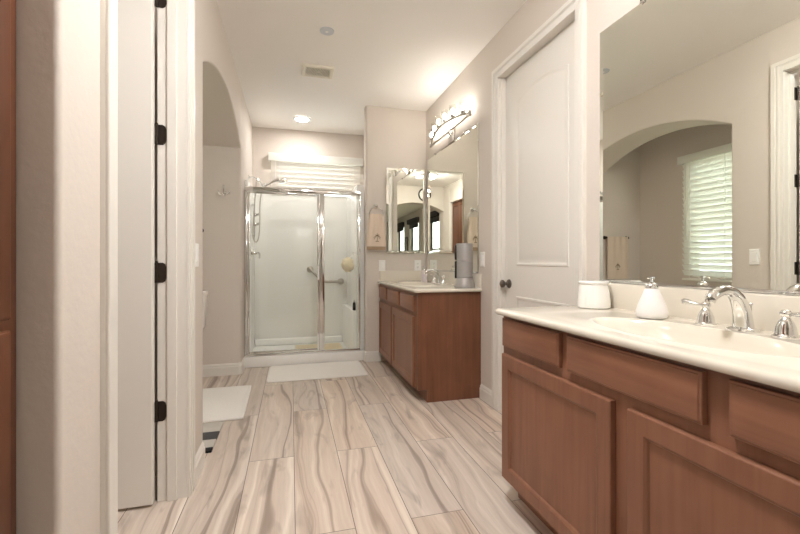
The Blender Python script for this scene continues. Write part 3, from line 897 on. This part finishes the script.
# moulded corner seat
mb = MB().prism([(0.7015, YB - 0.036), (0.7015, 4.45), (0.675, 4.47), (0.655, 4.56), (0.650, 5.10), (0.645, YB - 0.036)], 'Z', 0.0306, 0.525, 0.012, 3, lambda e: abs(e.verts[0].co.z - 0.525) < 1e-5 and abs(e.verts[1].co.z - 0.525) < 1e-5)
mb.build('seat', 'acrylic', r)
# bath mat inside shower
mb = MB().box(0.05, 0.60, 4.52, 5.15, 0.0305, 0.038, 0.003)
mb.build('shower_mat', 'beige_mat', None, label='tan nonslip mat lying inside the shower', cat='mat', origin=(0.3, 4.85, 0.0305))
# left wall jamb filler + glass enclosure
fr = empty('shower_enclosure', (0.14, GY, 0.108), 'chrome framed glass shower enclosure with hinged door', 'shower door')
e0, e1, et = XL + 0.003, 0.727, 1.832
MB().box(e0, e1, GY - 0.022, GY + 0.022, et - 0.045, et, 0.004).build('header_rail', 'chrome', fr)
MB().box(e0, e1, GY - 0.024, GY + 0.024, 0.1085, 0.130, 0.004).build('sill_rail', 'chrome', fr)
MB().box(e0, e0 + 0.030, GY - 0.020, GY + 0.020, 0.1305, et - 0.0455, 0.003).build('wall_post', 'chrome', fr)
MB().box(e1 - 0.022, e1, GY - 0.020, GY + 0.020, 0.1305, et - 0.0455, 0.003).build('wall_post', 'chrome', fr)
MB().box(0.292, 0.343, GY - 0.022, GY + 0.022, 0.1305, et - 0.0455, 0.004).build('centre_post', 'chrome', fr)
# fixed panel
MB().box(0.3435, e1 - 0.0225, GY - 0.003, GY + 0.003, 0.131, et - 0.046).build('fixed_pane', 'glass', fr, 0)
# door frame
dx0, dx1, dz0, dz1 = e0 + 0.0325, 0.289, 0.136, et - 0.050
mb = MB()
mb.box(dx0, dx0 + 0.022, GY - 0.030, GY - 0.006, dz0, dz1, 0.003)
mb.box(dx1 - 0.022, dx1, GY - 0.030, GY - 0.006, dz0, dz1, 0.003)
mb.box(dx0 + 0.0225, dx1 - 0.0225, GY - 0.030, GY - 0.006, dz0, dz0 + 0.022, 0.003)
mb.box(dx0 + 0.0225, dx1 - 0.0225, GY - 0.030, GY - 0.006, dz1 - 0.018, dz1, 0.003)
dr = mb.build('door_frame', 'chrome', fr)
MB().box(dx0 + 0.0228, dx1 - 0.0228, GY - 0.020, GY - 0.014, dz0 + 0.0225, dz1 - 0.0185).build('door_pane', 'glass', dr, 0)
MB().box(dx1 - 0.019, dx1 - 0.003, GY - 0.052, GY - 0.0305, 0.88, 1.03, 0.004).build('door_pull', 'plastic', dr, label='white door pull')
# grab bar on back wall
GW = YB - 0.0325
r = empty('grab_bar', (0.42, GW, 0.90), 'bent chrome grab bar on the back shower wall', 'grab bar')
P = [(0.235, GW - 0.004, 0.970), (0.235, GW - 0.040, 0.970), (0.255, GW - 0.052, 0.950), (0.36, GW - 0.055, 0.845), (0.40, GW - 0.055, 0.820), (0.44, GW - 0.055, 0.812), (0.60, GW - 0.052, 0.812), (0.622, GW - 0.040, 0.812), (0.625, GW - 0.004, 0.812)]
MB().tube(P, 0.016, 12).build('bar', 'nickel', r)
for q in ((0.235, 0.970), (0.625, 0.812)):
    MB().lathe((q[0], GW - 0.0005, q[1]), [(0.042, 0), (0.042, -0.006), (0.034, -0.012), (0.018, -0.014)], 24, 'Y').build('flange', 'nickel', r)
# bath pouf
random.seed(8)
lx, ly, lz = 0.628, 4.56, 1.035
r = empty('bath_pouf', (lx, ly, lz), 'cream netted bath pouf hanging on the right shower wall', 'bath pouf')
mb = MB(); n = 26; m_ = 18; loops = []
for i in range(1, m_):
    th = PI * i / m_ - PI / 2
    lp = []
    for k in range(n):
        ph = 2 * PI * k / n
        rr = 0.078 * (1 + 0.13 * math.sin(7 * ph + 3 * th) * math.cos(5 * th) + 0.10 * random.uniform(-1, 1))
        lp.append((lx - 0.010 + rr * 0.85 * math.cos(th) * math.cos(ph), ly + rr * math.cos(th) * math.sin(ph), lz + rr * math.sin(th)))
    loops.append(lp)
mb.rings(loops).build('netting', 'loofah', r, 60)
mb = MB().lathe((0.7015, ly, lz + 0.13), [(0.014, 0), (0.014, -0.006), (0.006, -0.010), (0.006, -0.028), (0.009, -0.032), (0.002, -0.034)], 14, 'X')
mb.build('hook', 'plastic', r)
MB().tube([(0.676, ly, lz + 0.13), (0.668, ly + 0.004, lz + 0.10), (lx - 0.008, ly, lz + 0.070)], 0.002, 6).build('loop_cord', 'plastic', r)
# small black razor stand on the seat
bx, by = 0.682, 4.505
r = empty('shampoo_bottle', (bx, by, 0.5255), 'small black bottle standing on the shower seat ledge', 'bottle')
MB().lathe((bx, by, 0.5255), [(0.016, 0), (0.017, 0.004), (0.016, 0.075), (0.011, 0.088)], 16).build('bottle_body', 'black', r)
MB().tube([(bx, by, 0.612), (bx, by - 0.004, 0.630), (bx, by - 0.008, 0.638)], 0.004, 8).build('cap', 'black', r)

# hand shower
SWX = XL + 0.001
PXW = XL + 0.0305
r = empty('hand_shower', (SWX, 4.80, 2.0), 'chrome hand shower with looping hose on the left shower wall', 'shower')
MB().lathe((SWX, 4.80, 2.015), [(0.026, 0), (0.026, 0.004), (0.014, 0.010), (0.010, 0.012)], 20, 'X').build('wall_flange', 'chrome', r)
MB().tube(bez((SWX + 0.008, 4.80, 2.015), (SWX + 0.07, 4.80, 2.035), (SWX + 0.11, 4.80, 1.985), (SWX + 0.150, 4.80, 1.925), 10), 0.0095, 10).build('arm', 'chrome', r)
mb = MB().tube([(SWX + 0.140, 4.80, 1.940), (SWX + 0.160, 4.80, 1.910)], [0.017, 0.017], 12)
mb.tube([(SWX + 0.155, 4.80, 1.930), (SWX + 0.190, 4.78, 1.945)], [0.014, 0.018], 12)
mb.build('bracket', 'chrome', r)
mb = MB().tube(bez((SWX + 0.150, 4.795, 1.895), (SWX + 0.190, 4.78, 1.93), (SWX + 0.25, 4.78, 1.985), (SWX + 0.33, 4.775, 1.995), 10), [0.011, 0.012, 0.012, 0.012, 0.012, 0.013, 0.014, 0.016, 0.018, 0.020, 0.022], 12)
mb.build('handle', 'chrome', r)
mb = MB()
c = Vector((SWX + 0.375, 4.775, 1.985))
prof = [(0.014, 0.028), (0.030, 0.024), (0.044, 0.010), (0.048, -0.004), (0.046, -0.014), (0.040, -0.018)]
ax_ = Vector((0.25, -0.05, -0.97)).normalized(); up = ax_.orthogonal().normalized(); sd = ax_.cross(up)
mb.rings([[c - ax_ * h + (up * math.cos(2 * PI * k / 22) + sd * math.sin(2 * PI * k / 22)) * rr for k in range(22)] for rr, h in prof])
mb.build('spray_head', 'chrome', r)
hose = bez((SWX + 0.150, 4.795, 1.890), (SWX + 0.105, 4.80, 1.75), (SWX + 0.125, 4.81, 1.60), (SWX + 0.115, 4.82, 1.45), 12) + \
       bez((SWX + 0.115, 4.82, 1.45), (SWX + 0.113, 4.82, 1.24), (SWX + 0.045, 4.82, 1.24), (SWX + 0.047, 4.82, 1.42), 14)[1:] + \
       bez((SWX + 0.047, 4.82, 1.42), (SWX + 0.052, 4.82, 1.62), (SWX + 0.072, 4.81, 1.80), (SWX + 0.085, 4.80, 2.0), 12)[1:]
MB().tube(hose, 0.0065, 8).build('hose', 'nickel', r)
mb = MB().tube([(PXW + 0.030, 4.86, 1.72), (PXW + 0.030, 4.86, 1.36)], 0.008, 10)
for z in (1.715, 1.365):
    mb.tube([(PXW + 0.0005, 4.86, z), (PXW + 0.034, 4.86, z)], 0.012, 10)
mb.build('slide_bar', 'chrome', r)
for z in (1.60, 1.49):
    mb = MB().box(PXW + 0.012, PXW + 0.050, 4.838, 4.882, z - 0.020, z + 0.020, 0.007, 3)
    mb.tube([(PXW + 0.048, 4.86, z), (PXW + 0.085, 4.845, z + 0.012)], [0.012, 0.016], 12)
    mb.build('slider', 'chrome', r)
r = empty('shower_valve', (PXW, 4.80, 1.165), 'chrome lever shower valve below the hose on the left wall', 'valve')
MB().lathe((PXW + 0.0005, 4.80, 1.165), [(0.075, 0), (0.074, 0.005), (0.060, 0.010), (0.028, 0.014), (0.024, 0.05), (0.016, 0.056)], 28, 'X').build('escutcheon', 'chrome', r)
MB().tube([(PXW + 0.048, 4.80, 1.168), (PXW + 0.085, 4.79, 1.168), (PXW + 0.090, 4.787, 1.160), (PXW + 0.090, 4.783, 1.105)], [0.012, 0.011, 0.011, 0.008], 10).build('lever', 'chrome', r)

# ------------------------------------------------------------------ windows and blinds
def window_x(name, x, y0, y1, z0, z1, inward, fw=0.045, mid=None):
    mb = MB()
    xa, xb = min(x, x + inward * 0.05), max(x, x + inward * 0.05)
    mb.box(xa, xb, y0, y0 + fw, z0, z1, 0.003).box(xa, xb, y1 - fw, y1, z0, z1, 0.003)
    mb.box(xa, xb, y0 + fw, y1 - fw, z0, z0 + fw, 0.003).box(xa, xb, y0 + fw, y1 - fw, z1 - fw, z1, 0.003)
    if mid: mb.box(xa, xb, y0 + fw, y1 - fw, mid - 0.025, mid + 0.025, 0.003)
    o = struct(mb, name, 'trim')
    MB().box((xa + xb) / 2 - 0.003, (xa + xb) / 2 + 0.003, y0 + fw - 0.005, y1 - fw + 0.005, z0 + fw - 0.005, z1 - fw + 0.005).build('pane', 'pane', o, 0)
    return o
window_x('window_1', XN - 0.10, WY0, WY1, WZ0, WZ1, 1)
mb = MB(); fw = 0.04
mb.box(SX0, SX0 + fw, YB + 0.05, YB + 0.10, SZ0, SZ1, 0.003).box(SX1 - fw, SX1, YB + 0.05, YB + 0.10, SZ0, SZ1, 0.003)
mb.box(SX0 + fw, SX1 - fw, YB + 0.05, YB + 0.10, SZ0, SZ0 + fw, 0.003).box(SX0 + fw, SX1 - fw, YB + 0.05, YB + 0.10, SZ1 - fw, SZ1, 0.003)
o = struct(mb, 'window_2', 'trim')
MB().box(SX0 + fw - 0.004, SX1 - fw + 0.004, YB + 0.072, YB + 0.078, SZ0 + fw - 0.004, SZ1 - fw + 0.004).build('pane', 'pane', o, 0)
for i, (a, b) in enumerate(wins):
    window_x('window_%d' % (i + 3), BX - 0.11, a, b, BZ0, BZ1, 1, 0.05, 1.42)
    mb = MB().box(BX + 0.001, BX + 0.10, a - 0.05, b + 0.05, BZ1 - 0.06, BZ1 + 0.10, 0.006)
    rr = empty('roller_blind', (BX, (a + b) / 2, BZ1), 'dark roller blind box above the %s bedroom window' % ('nearest', 'middle', 'farthest')[i], 'blind', 'bedroom roller blinds')
    mb.build('cassette', 'charcoal', rr)
    MB().box(BX + 0.01, BX + 0.014, a + 0.0, b - 0.0, BZ1 - 0.22, BZ1 - 0.061).build('shade_cloth', 'charcoal', rr)

def blind(label, f, w, ztop, zbot, pitch, tilt, vh=0.085, bm_='blind'):
    """f(a, d, z): a along width, d out from the wall"""
    r = empty('window_blind', f(w / 2, 0, zbot), label, 'blind')
    def bx(a0, a1, d0, d1, z0, z1, bev=0.003):
        p, q = f(a0, d0, z0), f(a1, d1, z1)
        return (min(p[0], q[0]), max(p[0], q[0]), min(p[1], q[1]), max(p[1], q[1]), z0, z1, bev)
    mb = MB().box(*bx(-0.03, w + 0.03, 0.074, 0.087, ztop - vh, ztop))
    mb.box(*bx(-0.03, -0.018, 0.001, 0.0735, ztop - vh, ztop)).box(*bx(w + 0.018, w + 0.03, 0.001, 0.0735, ztop - vh, ztop))
    mb.build('valance', 'blind', r)
    MB().box(*bx(-0.012, w + 0.012, 0.006, 0.066, ztop - 0.045, ztop - 0.004)).build('headrail', 'blind', r)
    mb = MB()
    z = ztop - vh - 0.005 + pitch * 0.5
    hw = 0.033
    while z > zbot + 0.03:
        c, s = math.cos(tilt) * hw, math.sin(tilt) * hw
        loops = []
        for a in (0.0, w):
            pr = []
            for u_, t_ in ((-1, 0), (-0.5, 0.0022), (0, 0.003), (0.5, 0.0022), (1, 0), (0.5, 0.0002), (0, 0.0008), (-0.5, 0.0002)):
                d = 0.037 + u_ * c - t_ * math.sin(tilt) * 0
                zz = z + u_ * s + t_
                pr.append(f(a, d, zz))
            loops.append(pr)
        mb.rings(loops)
        z -= pitch
    mb.build('slats', bm_, r, 30)
    MB().box(*bx(0.0, w, 0.018, 0.056, zbot, zbot + 0.022)).build('bottom_rail', 'blind', r)
    for a in (0.10, w / 2, w - 0.10):
        MB().tube([f(a, 0.0715, zbot + 0.02), f(a, 0.0715, ztop - 0.05)], 0.0015, 5).build('ladder_cord', 'plastic', r)
    p, q = f(0.055, 0.0725, ztop - 0.05), f(0.055, 0.0725, ztop - 0.05 - (ztop - zbot) * 0.62)
    mb = MB().tube([p, q], 0.003, 6); mb.tube([q, (q[0], q[1], q[2] - 0.03)], [0.004, 0.007], 8)
    mb.build('wand', 'plastic', r)
    return r
blind('white slatted blind on the toilet nook window', lambda a, d, z: (XN + d, 3.50 - a, z), 0.94, 2.228, 0.868, 0.061, math.radians(61))
blind('white slatted blind above the shower on the back wall', lambda a, d, z: (-0.24 + a, YB - d, z), 1.12, 2.415, 1.935, 0.060, math.radians(68), 0.10, 'blind_dim')

# ------------------------------------------------------------------ towels, rings, hooks
def palm(mb, f, c, s):
    """little embroidered palm; f(a,b,d) -> world"""
    def leaf(ang, L):
        pts = []
        for i in range(7):
            t = i / 6
            a = c[0] + math.sin(ang) * L * t * s
            b = c[1] + (math.cos(ang) * L * t - 0.9 * L * t * t * abs(math.sin(ang))) * s
            pts.append((a, b))
        mb.tube([f(a, b, 0.002) for a, b in pts], [0.0026 * s * (1 - 0.5 * i / 6) + 0.0004 for i in range(7)], 5)
    for k, L in ((-1.9, 0.030), (-1.35, 0.034), (-0.7, 0.030), (0.0, 0.024), (0.7, 0.030), (1.35, 0.034), (1.9, 0.030)): leaf(k, L)
    mb.tube([f(c[0], c[1], 0.002), f(c[0] + 0.002 * s, c[1] - 0.025 * s, 0.002), f(c[0] - 0.002 * s, c[1] - 0.050 * s, 0.002)], [0.0018 * s, 0.002 * s, 0.0028 * s], 5)
    mb.tube([f(c[0] - 0.016 * s, c[1] - 0.052 * s, 0.002), f(c[0] + 0.016 * s, c[1] - 0.052 * s, 0.002)], 0.0025 * s, 5)

def towel_mesh(mb, f, top, bot, w0, w1, th, folds, amp):
    """hanging cloth; f(a, b, d): a sideways, b world z, d outwards"""
    na, nb = 30, 26
    loops = []
    for i in range(nb + 1):
        t = i / nb; b = top + (bot - top) * t
        w_ = w0 + (w1 - w0) * min(1, t * 1.4) ** 0.7
        fr_, bk = [], []
        for k in range(na + 1):
            s = -1 + 2 * k / na
            wv = amp * math.cos(s * PI * folds + 0.6) * (1 - 0.55 * t) + 0.2 * amp * math.sin(s * 9 + t * 4)
            edge = 1 - abs(s) ** 6 * 0.7
            fr_.append(f(s * w_ / 2, b, th * edge + wv))
            bk.append(f(s * w_ / 2, b, -th * edge * 0.6 + wv * 0.5))
        loops.append(fr_ + bk[::-1])
    mb.rings(loops)

# towel ring on the wall behind the far vanity
tx, ty = 0.878, YW
r = empty('towel_ring', (tx, ty, 1.66), 'chrome towel ring left of the medicine cabinet', 'towel ring')
mb = MB().lathe((tx, ty - 0.0005, 1.665), [(0.026, 0), (0.026, -0.006), (0.018, -0.012), (0.010, -0.016), (0.010, -0.040), (0.015, -0.046), (0.013, -0.056), (0.003, -0.060)], 20, 'Y')
mb.build('post', 'chrome', r)
R_ = 0.075
MB().tube([(tx + R_ * math.sin(2 * PI * k / 36), ty - 0.046, 1.652 - R_ + R_ * math.cos(2 * PI * k / 36)) for k in range(37)], 0.0045, 8).build('ring', 'chrome', r)
f = lambda a, b, d: (tx - 0.006 + a, ty - 0.066 - d, b)
r = empty('hand_towel', (tx, ty - 0.046, 1.2), 'beige hand towel with palm embroidery hanging in the towel ring', 'towel')
mb = MB(); towel_mesh(mb, f, 1.575, 1.232, 0.135, 0.205, 0.014, 2.5, 0.006); mb.build('cloth', 'towel', r, 60)
mb = MB(); towel_mesh(mb, f, 1.2315, 1.195, 0.203, 0.200, 0.013, 2.5, 0.003); mb.build('border', 'fringe', r, 60)
mb = MB(); palm(mb, lambda a, b, d: (tx - 0.006 + a, ty - 0.0835 - d, b), (0.006, 1.345), 1.15); mb.build('palm_embroidery', 'thread', r)
# towel bar and towel in the toilet nook
bx0, bx1, bz = -1.125, -0.805, 1.362
r = empty('towel_bar', ((bx0 + bx1) / 2, YN, bz), 'dark towel bar above the toilet in the nook', 'towel bar')
MB().tube([(bx0, YN - 0.034, bz), (bx1, YN - 0.034, bz)], 0.007, 10).build('bar', 'nickel', r)
for q in (bx0, bx1):
    MB().lathe((q, YN - 0.0005, bz), [(0.022, 0), (0.022, -0.005), (0.011, -0.012), (0.010, -0.032), (0.014, -0.038), (0.004, -0.048)], 18, 'Y').build('post', 'bronze', r)
r = empty('bath_towel', (-0.915, YN - 0.034, 0.9), 'beige towel with palm embroidery folded over the towel bar', 'towel')
f = lambda a, b, d: (-0.955 + a, YN - 0.053 - d, b)
mb = MB(); towel_mesh(mb, f, 1.372, 0.86, 0.300, 0.305, 0.010, 3.5, 0.004); mb.build('cloth', 'towel', r, 60)
mb = MB(); palm(mb, lambda a, b, d: (-0.955 + a, YN - 0.0665 - d, b), (0.015, 1.03), 1.1); mb.build('palm_embroidery', 'thread', r)
# robe hook
hx, hz = -0.604, 1.715
r = empty('robe_hook', (hx, YN, hz), 'double chrome robe hook on the nook wall', 'hook')
MB().lathe((hx, YN - 0.0005, hz), [(0.022, 0), (0.022, -0.005), (0.012, -0.010), (0.009, -0.028)], 18, 'Y').build('plate', 'chrome', r)
mb = MB().tube(bez((hx, YN - 0.020, hz), (hx, YN - 0.055, hz + 0.005), (hx, YN - 0.062, hz + 0.030), (hx, YN - 0.058, hz + 0.060), 8), 0.006, 8)
mb.ball((hx, YN - 0.058, hz + 0.063), 0.009, n=10, m=8)
for s in (-1, 1):
    mb.tube(bez((hx, YN - 0.022, hz - 0.002), (hx + s * 0.020, YN - 0.045, hz - 0.025), (hx + s * 0.040, YN - 0.050, hz - 0.018), (hx + s * 0.048, YN - 0.052, hz + 0.006), 8), 0.0055, 8)
    mb.ball((hx + s * 0.048, YN - 0.052, hz + 0.010), 0.008, n=10, m=8)
mb.build('prongs', 'chrome', r)

# ------------------------------------------------------------------ switches and outlets
def plate(name, label, cat, face, c, kind_, w_=0.072, h_=0.117):
    """face: 'x+','x-','y-'; c = centre on the wall"""
    def F(a, b, d):
        if face == 'x+': return (c[0] + d, c[1] + a, c[2] + b)
        if face == 'x-': return (c[0] - d, c[1] - a, c[2] + b)
        return (c[0] + a, c[1] - d, c[2] + b)
    r = empty(name, c, label, cat)
    def rr(mb, a0, a1, b0, b1, prof):
        mb.rings([[F(a, b, d) for a, b in ((a0 + i, b0 + i), (a1 - i, b0 + i), (a1 - i, b1 - i), (a0 + i, b1 - i))] for i, d in prof])
    mb = MB(); rr(mb, -w_ / 2, w_ / 2, -h_ / 2, h_ / 2, [(0, 0.0006), (0, 0.003), (0.004, 0.006), (0.005, 0.006)]); mb.build('cover_plate', 'plastic', r, 20)
    if kind_ == 'rocker':
        mb = MB(); rr(mb, -0.017, 0.017, -0.033, 0.033, [(0, 0.0062), (0, 0.008), (0.002, 0.0105), (0.003, 0.0105)]); mb.build('rocker', 'plastic', r, 20)
    else:
        for s in (-1, 1):
            mb = MB(); rr(mb, -0.017, 0.017, s * 0.020 - 0.0145, s * 0.020 + 0.0145, [(0, 0.0062), (0, 0.0085), (0.001, 0.009)])
            q = mb.build('socket_face', 'plastic', r, 20)
            mb = MB()
            for a in (-0.007, 0.007): rr(mb, a - 0.0013, a + 0.0013, s * 0.020 - 0.002, s * 0.020 + 0.007, [(0, 0.0091), (0, 0.0095)])
            rr(mb, -0.0025, 0.0025, s * 0.020 - 0.010, s * 0.020 - 0.005, [(0, 0.0091), (0, 0.0095)])
            mb.build('slots', 'slot', q, 0)
    return r
plate('light_switch', 'white rocker switch on the left wall between doorway and arch', 'light switch', 'x+', (XL, 2.225, 1.11), 'rocker')
plate('light_switch', 'white switch plate under the hand towel', 'light switch', 'y-', (0.948, YW, 1.028), 'rocker')
plate('power_outlet', 'white outlet under the medicine cabinet', 'outlet', 'y-', (1.350, YW, 1.030), 'outlet', 0.080, 0.117)
plate('light_switch', 'white switch plate on the right wall beside the tall door', 'light switch', 'x-', (XR, 2.885, 1.092), 'rocker')

# ------------------------------------------------------------------ rugs
def rug(name, label, corners, th, m, bands=None):
    mb = MB()
    c = [Vector((p[0], p[1], 0)) for p in corners]
    na, nb = 14, 14
    loops = []
    cen = sum(c, Vector()) / 4
    def ring(s, z): 
        pts = []
        for i in range(4):
            a, b = c[i], c[(i + 1) % 4]
            for k in range(8):
                t = k / 8
                p = a.lerp(b, t)
                d = (p - cen)
                # slightly rounded corners
                e = abs(2 * t - 1) ** 12
                q = cen + d * (1 - 0.018 * e)
                dd = (q - cen); L = dd.length
                pts.append(cen + dd * ((L - s) / L) + Vector((0, 0, z + 0.0006)))
        return pts
    mb.rings([ring(0.004, 0), ring(0, th * 0.3), ring(0, th * 0.7), ring(0.006, th), ring(0.03, th * 1.02), ring(0.036, th * 0.92), ring(0.05, th * 0.95)])
    return mb.build(name, m, None, 30, label=label, cat='rug', origin=(cen.x, cen.y, 0))
rug('bath_mat', 'white terry bath mat in front of the shower', [(-0.212, 3.742), (0.704, 3.738), (0.703, 4.300), (-0.207, 4.300)], 0.012, 'mat_white')
rug('bath_mat', 'white terry bath mat on the floor of the arched nook', [(-0.765, 2.935), (-0.310, 2.935), (-0.325, 3.685), (-0.765, 3.685)], 0.014, 'mat_white')
# striped mat in the archway
r = empty('striped_mat', (-0.7, 2.69, 0), 'grey and black striped mat in the archway at the left wall', 'rug')
for nm, y0_, y1_, m_ in (('pale_band', 2.745, 2.905, 'silver_weave'), ('charcoal_band', 2.628, 2.7448, 'charcoal'), ('pale_band', 2.520, 2.6278, 'silver_weave'), ('black_band', 2.472, 2.5198, 'black_weave')):
    MB().box(-1.02, -0.432 + (2.9 - y0_) * 0.0, y0_, y1_, 0.0006, 0.014, 0.003).build(nm, m_, r)

# ------------------------------------------------------------------ toilet (only the tank's side shows past the wall)
r = empty('toilet', (-0.945, 3.75, 0), 'white toilet with its tank against the nook wall', 'toilet')
cxT = -0.962
mb = MB()
def rrect(x0, x1, y0, y1, rad, z, n=5):
    pts = []
    for (ox, oy, a0) in ((x1 - rad, y1 - rad, 0), (x0 + rad, y1 - rad, 90), (x0 + rad, y0 + rad, 180), (x1 - rad, y0 + rad, 270)):
        for i in range(n + 1):
            a = math.radians(a0 + 90 * i / n)
            pts.append((ox + rad * math.cos(a), oy + rad * math.sin(a), z))
    return pts
mb.rings([rrect(cxT - 0.19, cxT + 0.19, 3.935, YN - 0.018, 0.03, 0.455), rrect(cxT - 0.205, cxT + 0.205, 3.925, YN - 0.018, 0.03, 0.485), rrect(cxT - 0.222, cxT + 0.222, 3.915, YN - 0.018, 0.03, 0.775)])
mb.build('tank', 'porcelain', r)
MB().rings([rrect(cxT - 0.228, cxT + 0.228, 3.905, YN - 0.016, 0.03, 0.7755), rrect(cxT - 0.232, cxT + 0.232, 3.902, YN - 0.016, 0.03, 0.785), rrect(cxT - 0.232, cxT + 0.232, 3.902, YN - 0.016, 0.03, 0.802), rrect(cxT - 0.222, cxT + 0.222, 3.912, YN - 0.026, 0.03, 0.812)]).build('tank_lid', 'porcelain', r)
def egg(s, z, y_front=3.40, yb=3.97):
    pts = []
    cy_ = (y_front + yb) / 2; L = (yb - y_front) / 2
    for k in range(32):
        a = 2 * PI * k / 32
        pts.append((cxT + 0.182 * s * math.cos(a) * (1 - 0.08 * math.sin(a)), cy_ + L * (1 if s > 0.99 else (0.5 + 0.5 * s)) * math.sin(a), z))
    return pts
MB().rings([egg(0.62, 0.0005, 3.48), egg(0.60, 0.10, 3.48), egg(0.70, 0.24, 3.46), egg(0.95, 0.36, 3.41), egg(1.0, 0.405), egg(0.95, 0.412), egg(0.8, 0.40), egg(0.5, 0.30), egg(0.2, 0.25)]).build('bowl', 'porcelain', r, 50)
MB().rings([egg(1.0, 0.4135, 3.395), egg(1.01, 0.422, 3.393), egg(1.0, 0.432, 3.395), egg(0.94, 0.436, 3.41)]).build('seat_lid', 'porcelain', r, 50)

# ------------------------------------------------------------------ tall wooden linen cabinet at far left
r = empty('linen_cabinet', (-0.75, 0.62, 0), 'tall brown wooden linen cabinet at the left edge of view', 'cabinet')
fxl = -0.532
MB().box(-0.9495, fxl, 0.2315, 0.984, 0.0, 2.343, 0.002).build('body', 'cab_tall', r)
def cabdoor(a, b, z0, z1):
    mb = MB()
    f = lambda d, y, z: (fxl + 0.0006 + d, y, z)
    T = 0.02
    rect_rings(mb, f, a, b, z0, z1, [(0, 0), (0, T - 0.006), (0.003, T - 0.002), (0.009, T), (0.060, T), (0.064, T - 0.004), (0.070, T - 0.010), (0.15, T - 0.010)])
    return mb.build('door', 'cab_tall', r, 20)
for a, b in ((0.245, 0.588), (0.594, 0.935)):
    cabdoor(a, b, 0.12, 0.95); cabdoor(a, b, 0.97, 2.31)

# ------------------------------------------------------------------ things behind the camera seen in the corner mirrors
r = empty('wall_clock', (0.0, -0.13, 2.555), 'round dark-rimmed wall clock above the bedroom arch', 'clock')
mb = MB(); n = 40; loops = []
for rr, d in ((0.150, 0.0006), (0.150, 0.022), (0.142, 0.030), (0.124, 0.030), (0.118, 0.012)):
    loops.append([(rr * math.cos(2 * PI * k / n), -0.13 + d, 2.555 + rr * math.sin(2 * PI * k / n)) for k in range(n)])
mb.rings(loops, False, False).build('rim', 'bronze', r)
MB().lathe((0, -0.13, 2.555), [(0.119, 0.0008), (0.119, 0.0125), (0.118, 0.0127)], 40, 'Y').build('dial', 'plastic', r)
mb = MB()
for k in range(12):
    a = 2 * PI * k / 12
    mb.tube([(0.092 * math.sin(a), -0.116, 2.555 + 0.092 * math.cos(a)), (0.108 * math.sin(a), -0.116, 2.555 + 0.108 * math.cos(a))], 0.003, 6)
mb.build('hour_marks', 'black', r)
mb = MB().tube([(0, -0.114, 2.555), (0.052, -0.114, 2.585)], 0.0035, 6).tube([(0, -0.113, 2.555), (-0.030, -0.113, 2.638)], 0.0025, 6)
mb.build('hands', 'black', r)
r = empty('picture_frame', (BX, -5.75, 1.5), 'narrow dark picture frame between the bedroom windows', 'picture')
mb = MB(); loops = []
for i, d in ((0, 0.0006), (0, 0.022), (0.03, 0.022), (0.034, 0.008)):
    loops.append([(BX + d, -5.75 + sy * (0.17 - i), 1.55 + sz * (0.38 - i)) for sy, sz in ((-1, -1), (1, -1), (1, 1), (-1, 1))])
mb.rings(loops, False, False).build('frame', 'bronze', r)
MB().box(BX + 0.002, BX + 0.008, -5.90, -5.60, 1.19, 1.91).build('picture', 'silver_weave', r)
# garden outside the windows
struct(MB().box(-14, BX - 0.2, -12, 8, -0.30, -0.20), 'ground_outside', 'outside_ground', 0)

# repeats of one kind share a group
GROUPS = {'vanity_cabinet': 'vanity cabinets along the right wall', 'vanity_countertop': 'countertops on the two vanities',
          'faucet': 'faucets on the two vanities', 'wall_mirror': 'mirrors over the two vanities',
          'vanity_light': 'bow lights over the two vanities', 'window_blind': 'white slatted blinds',
          'light_switch': 'wall switch plates', 'bath_mat': 'white bath mats', 'fill_light': 'flush domes added as fill light',
          'soap_dispenser': 'soap dispensers on the counters'}
for ob in list(COL.objects):
    k = ob.name.split('.')[0]
    if ob.parent is None and 'label' in ob and k in GROUPS: ob['group'] = GROUPS[k]
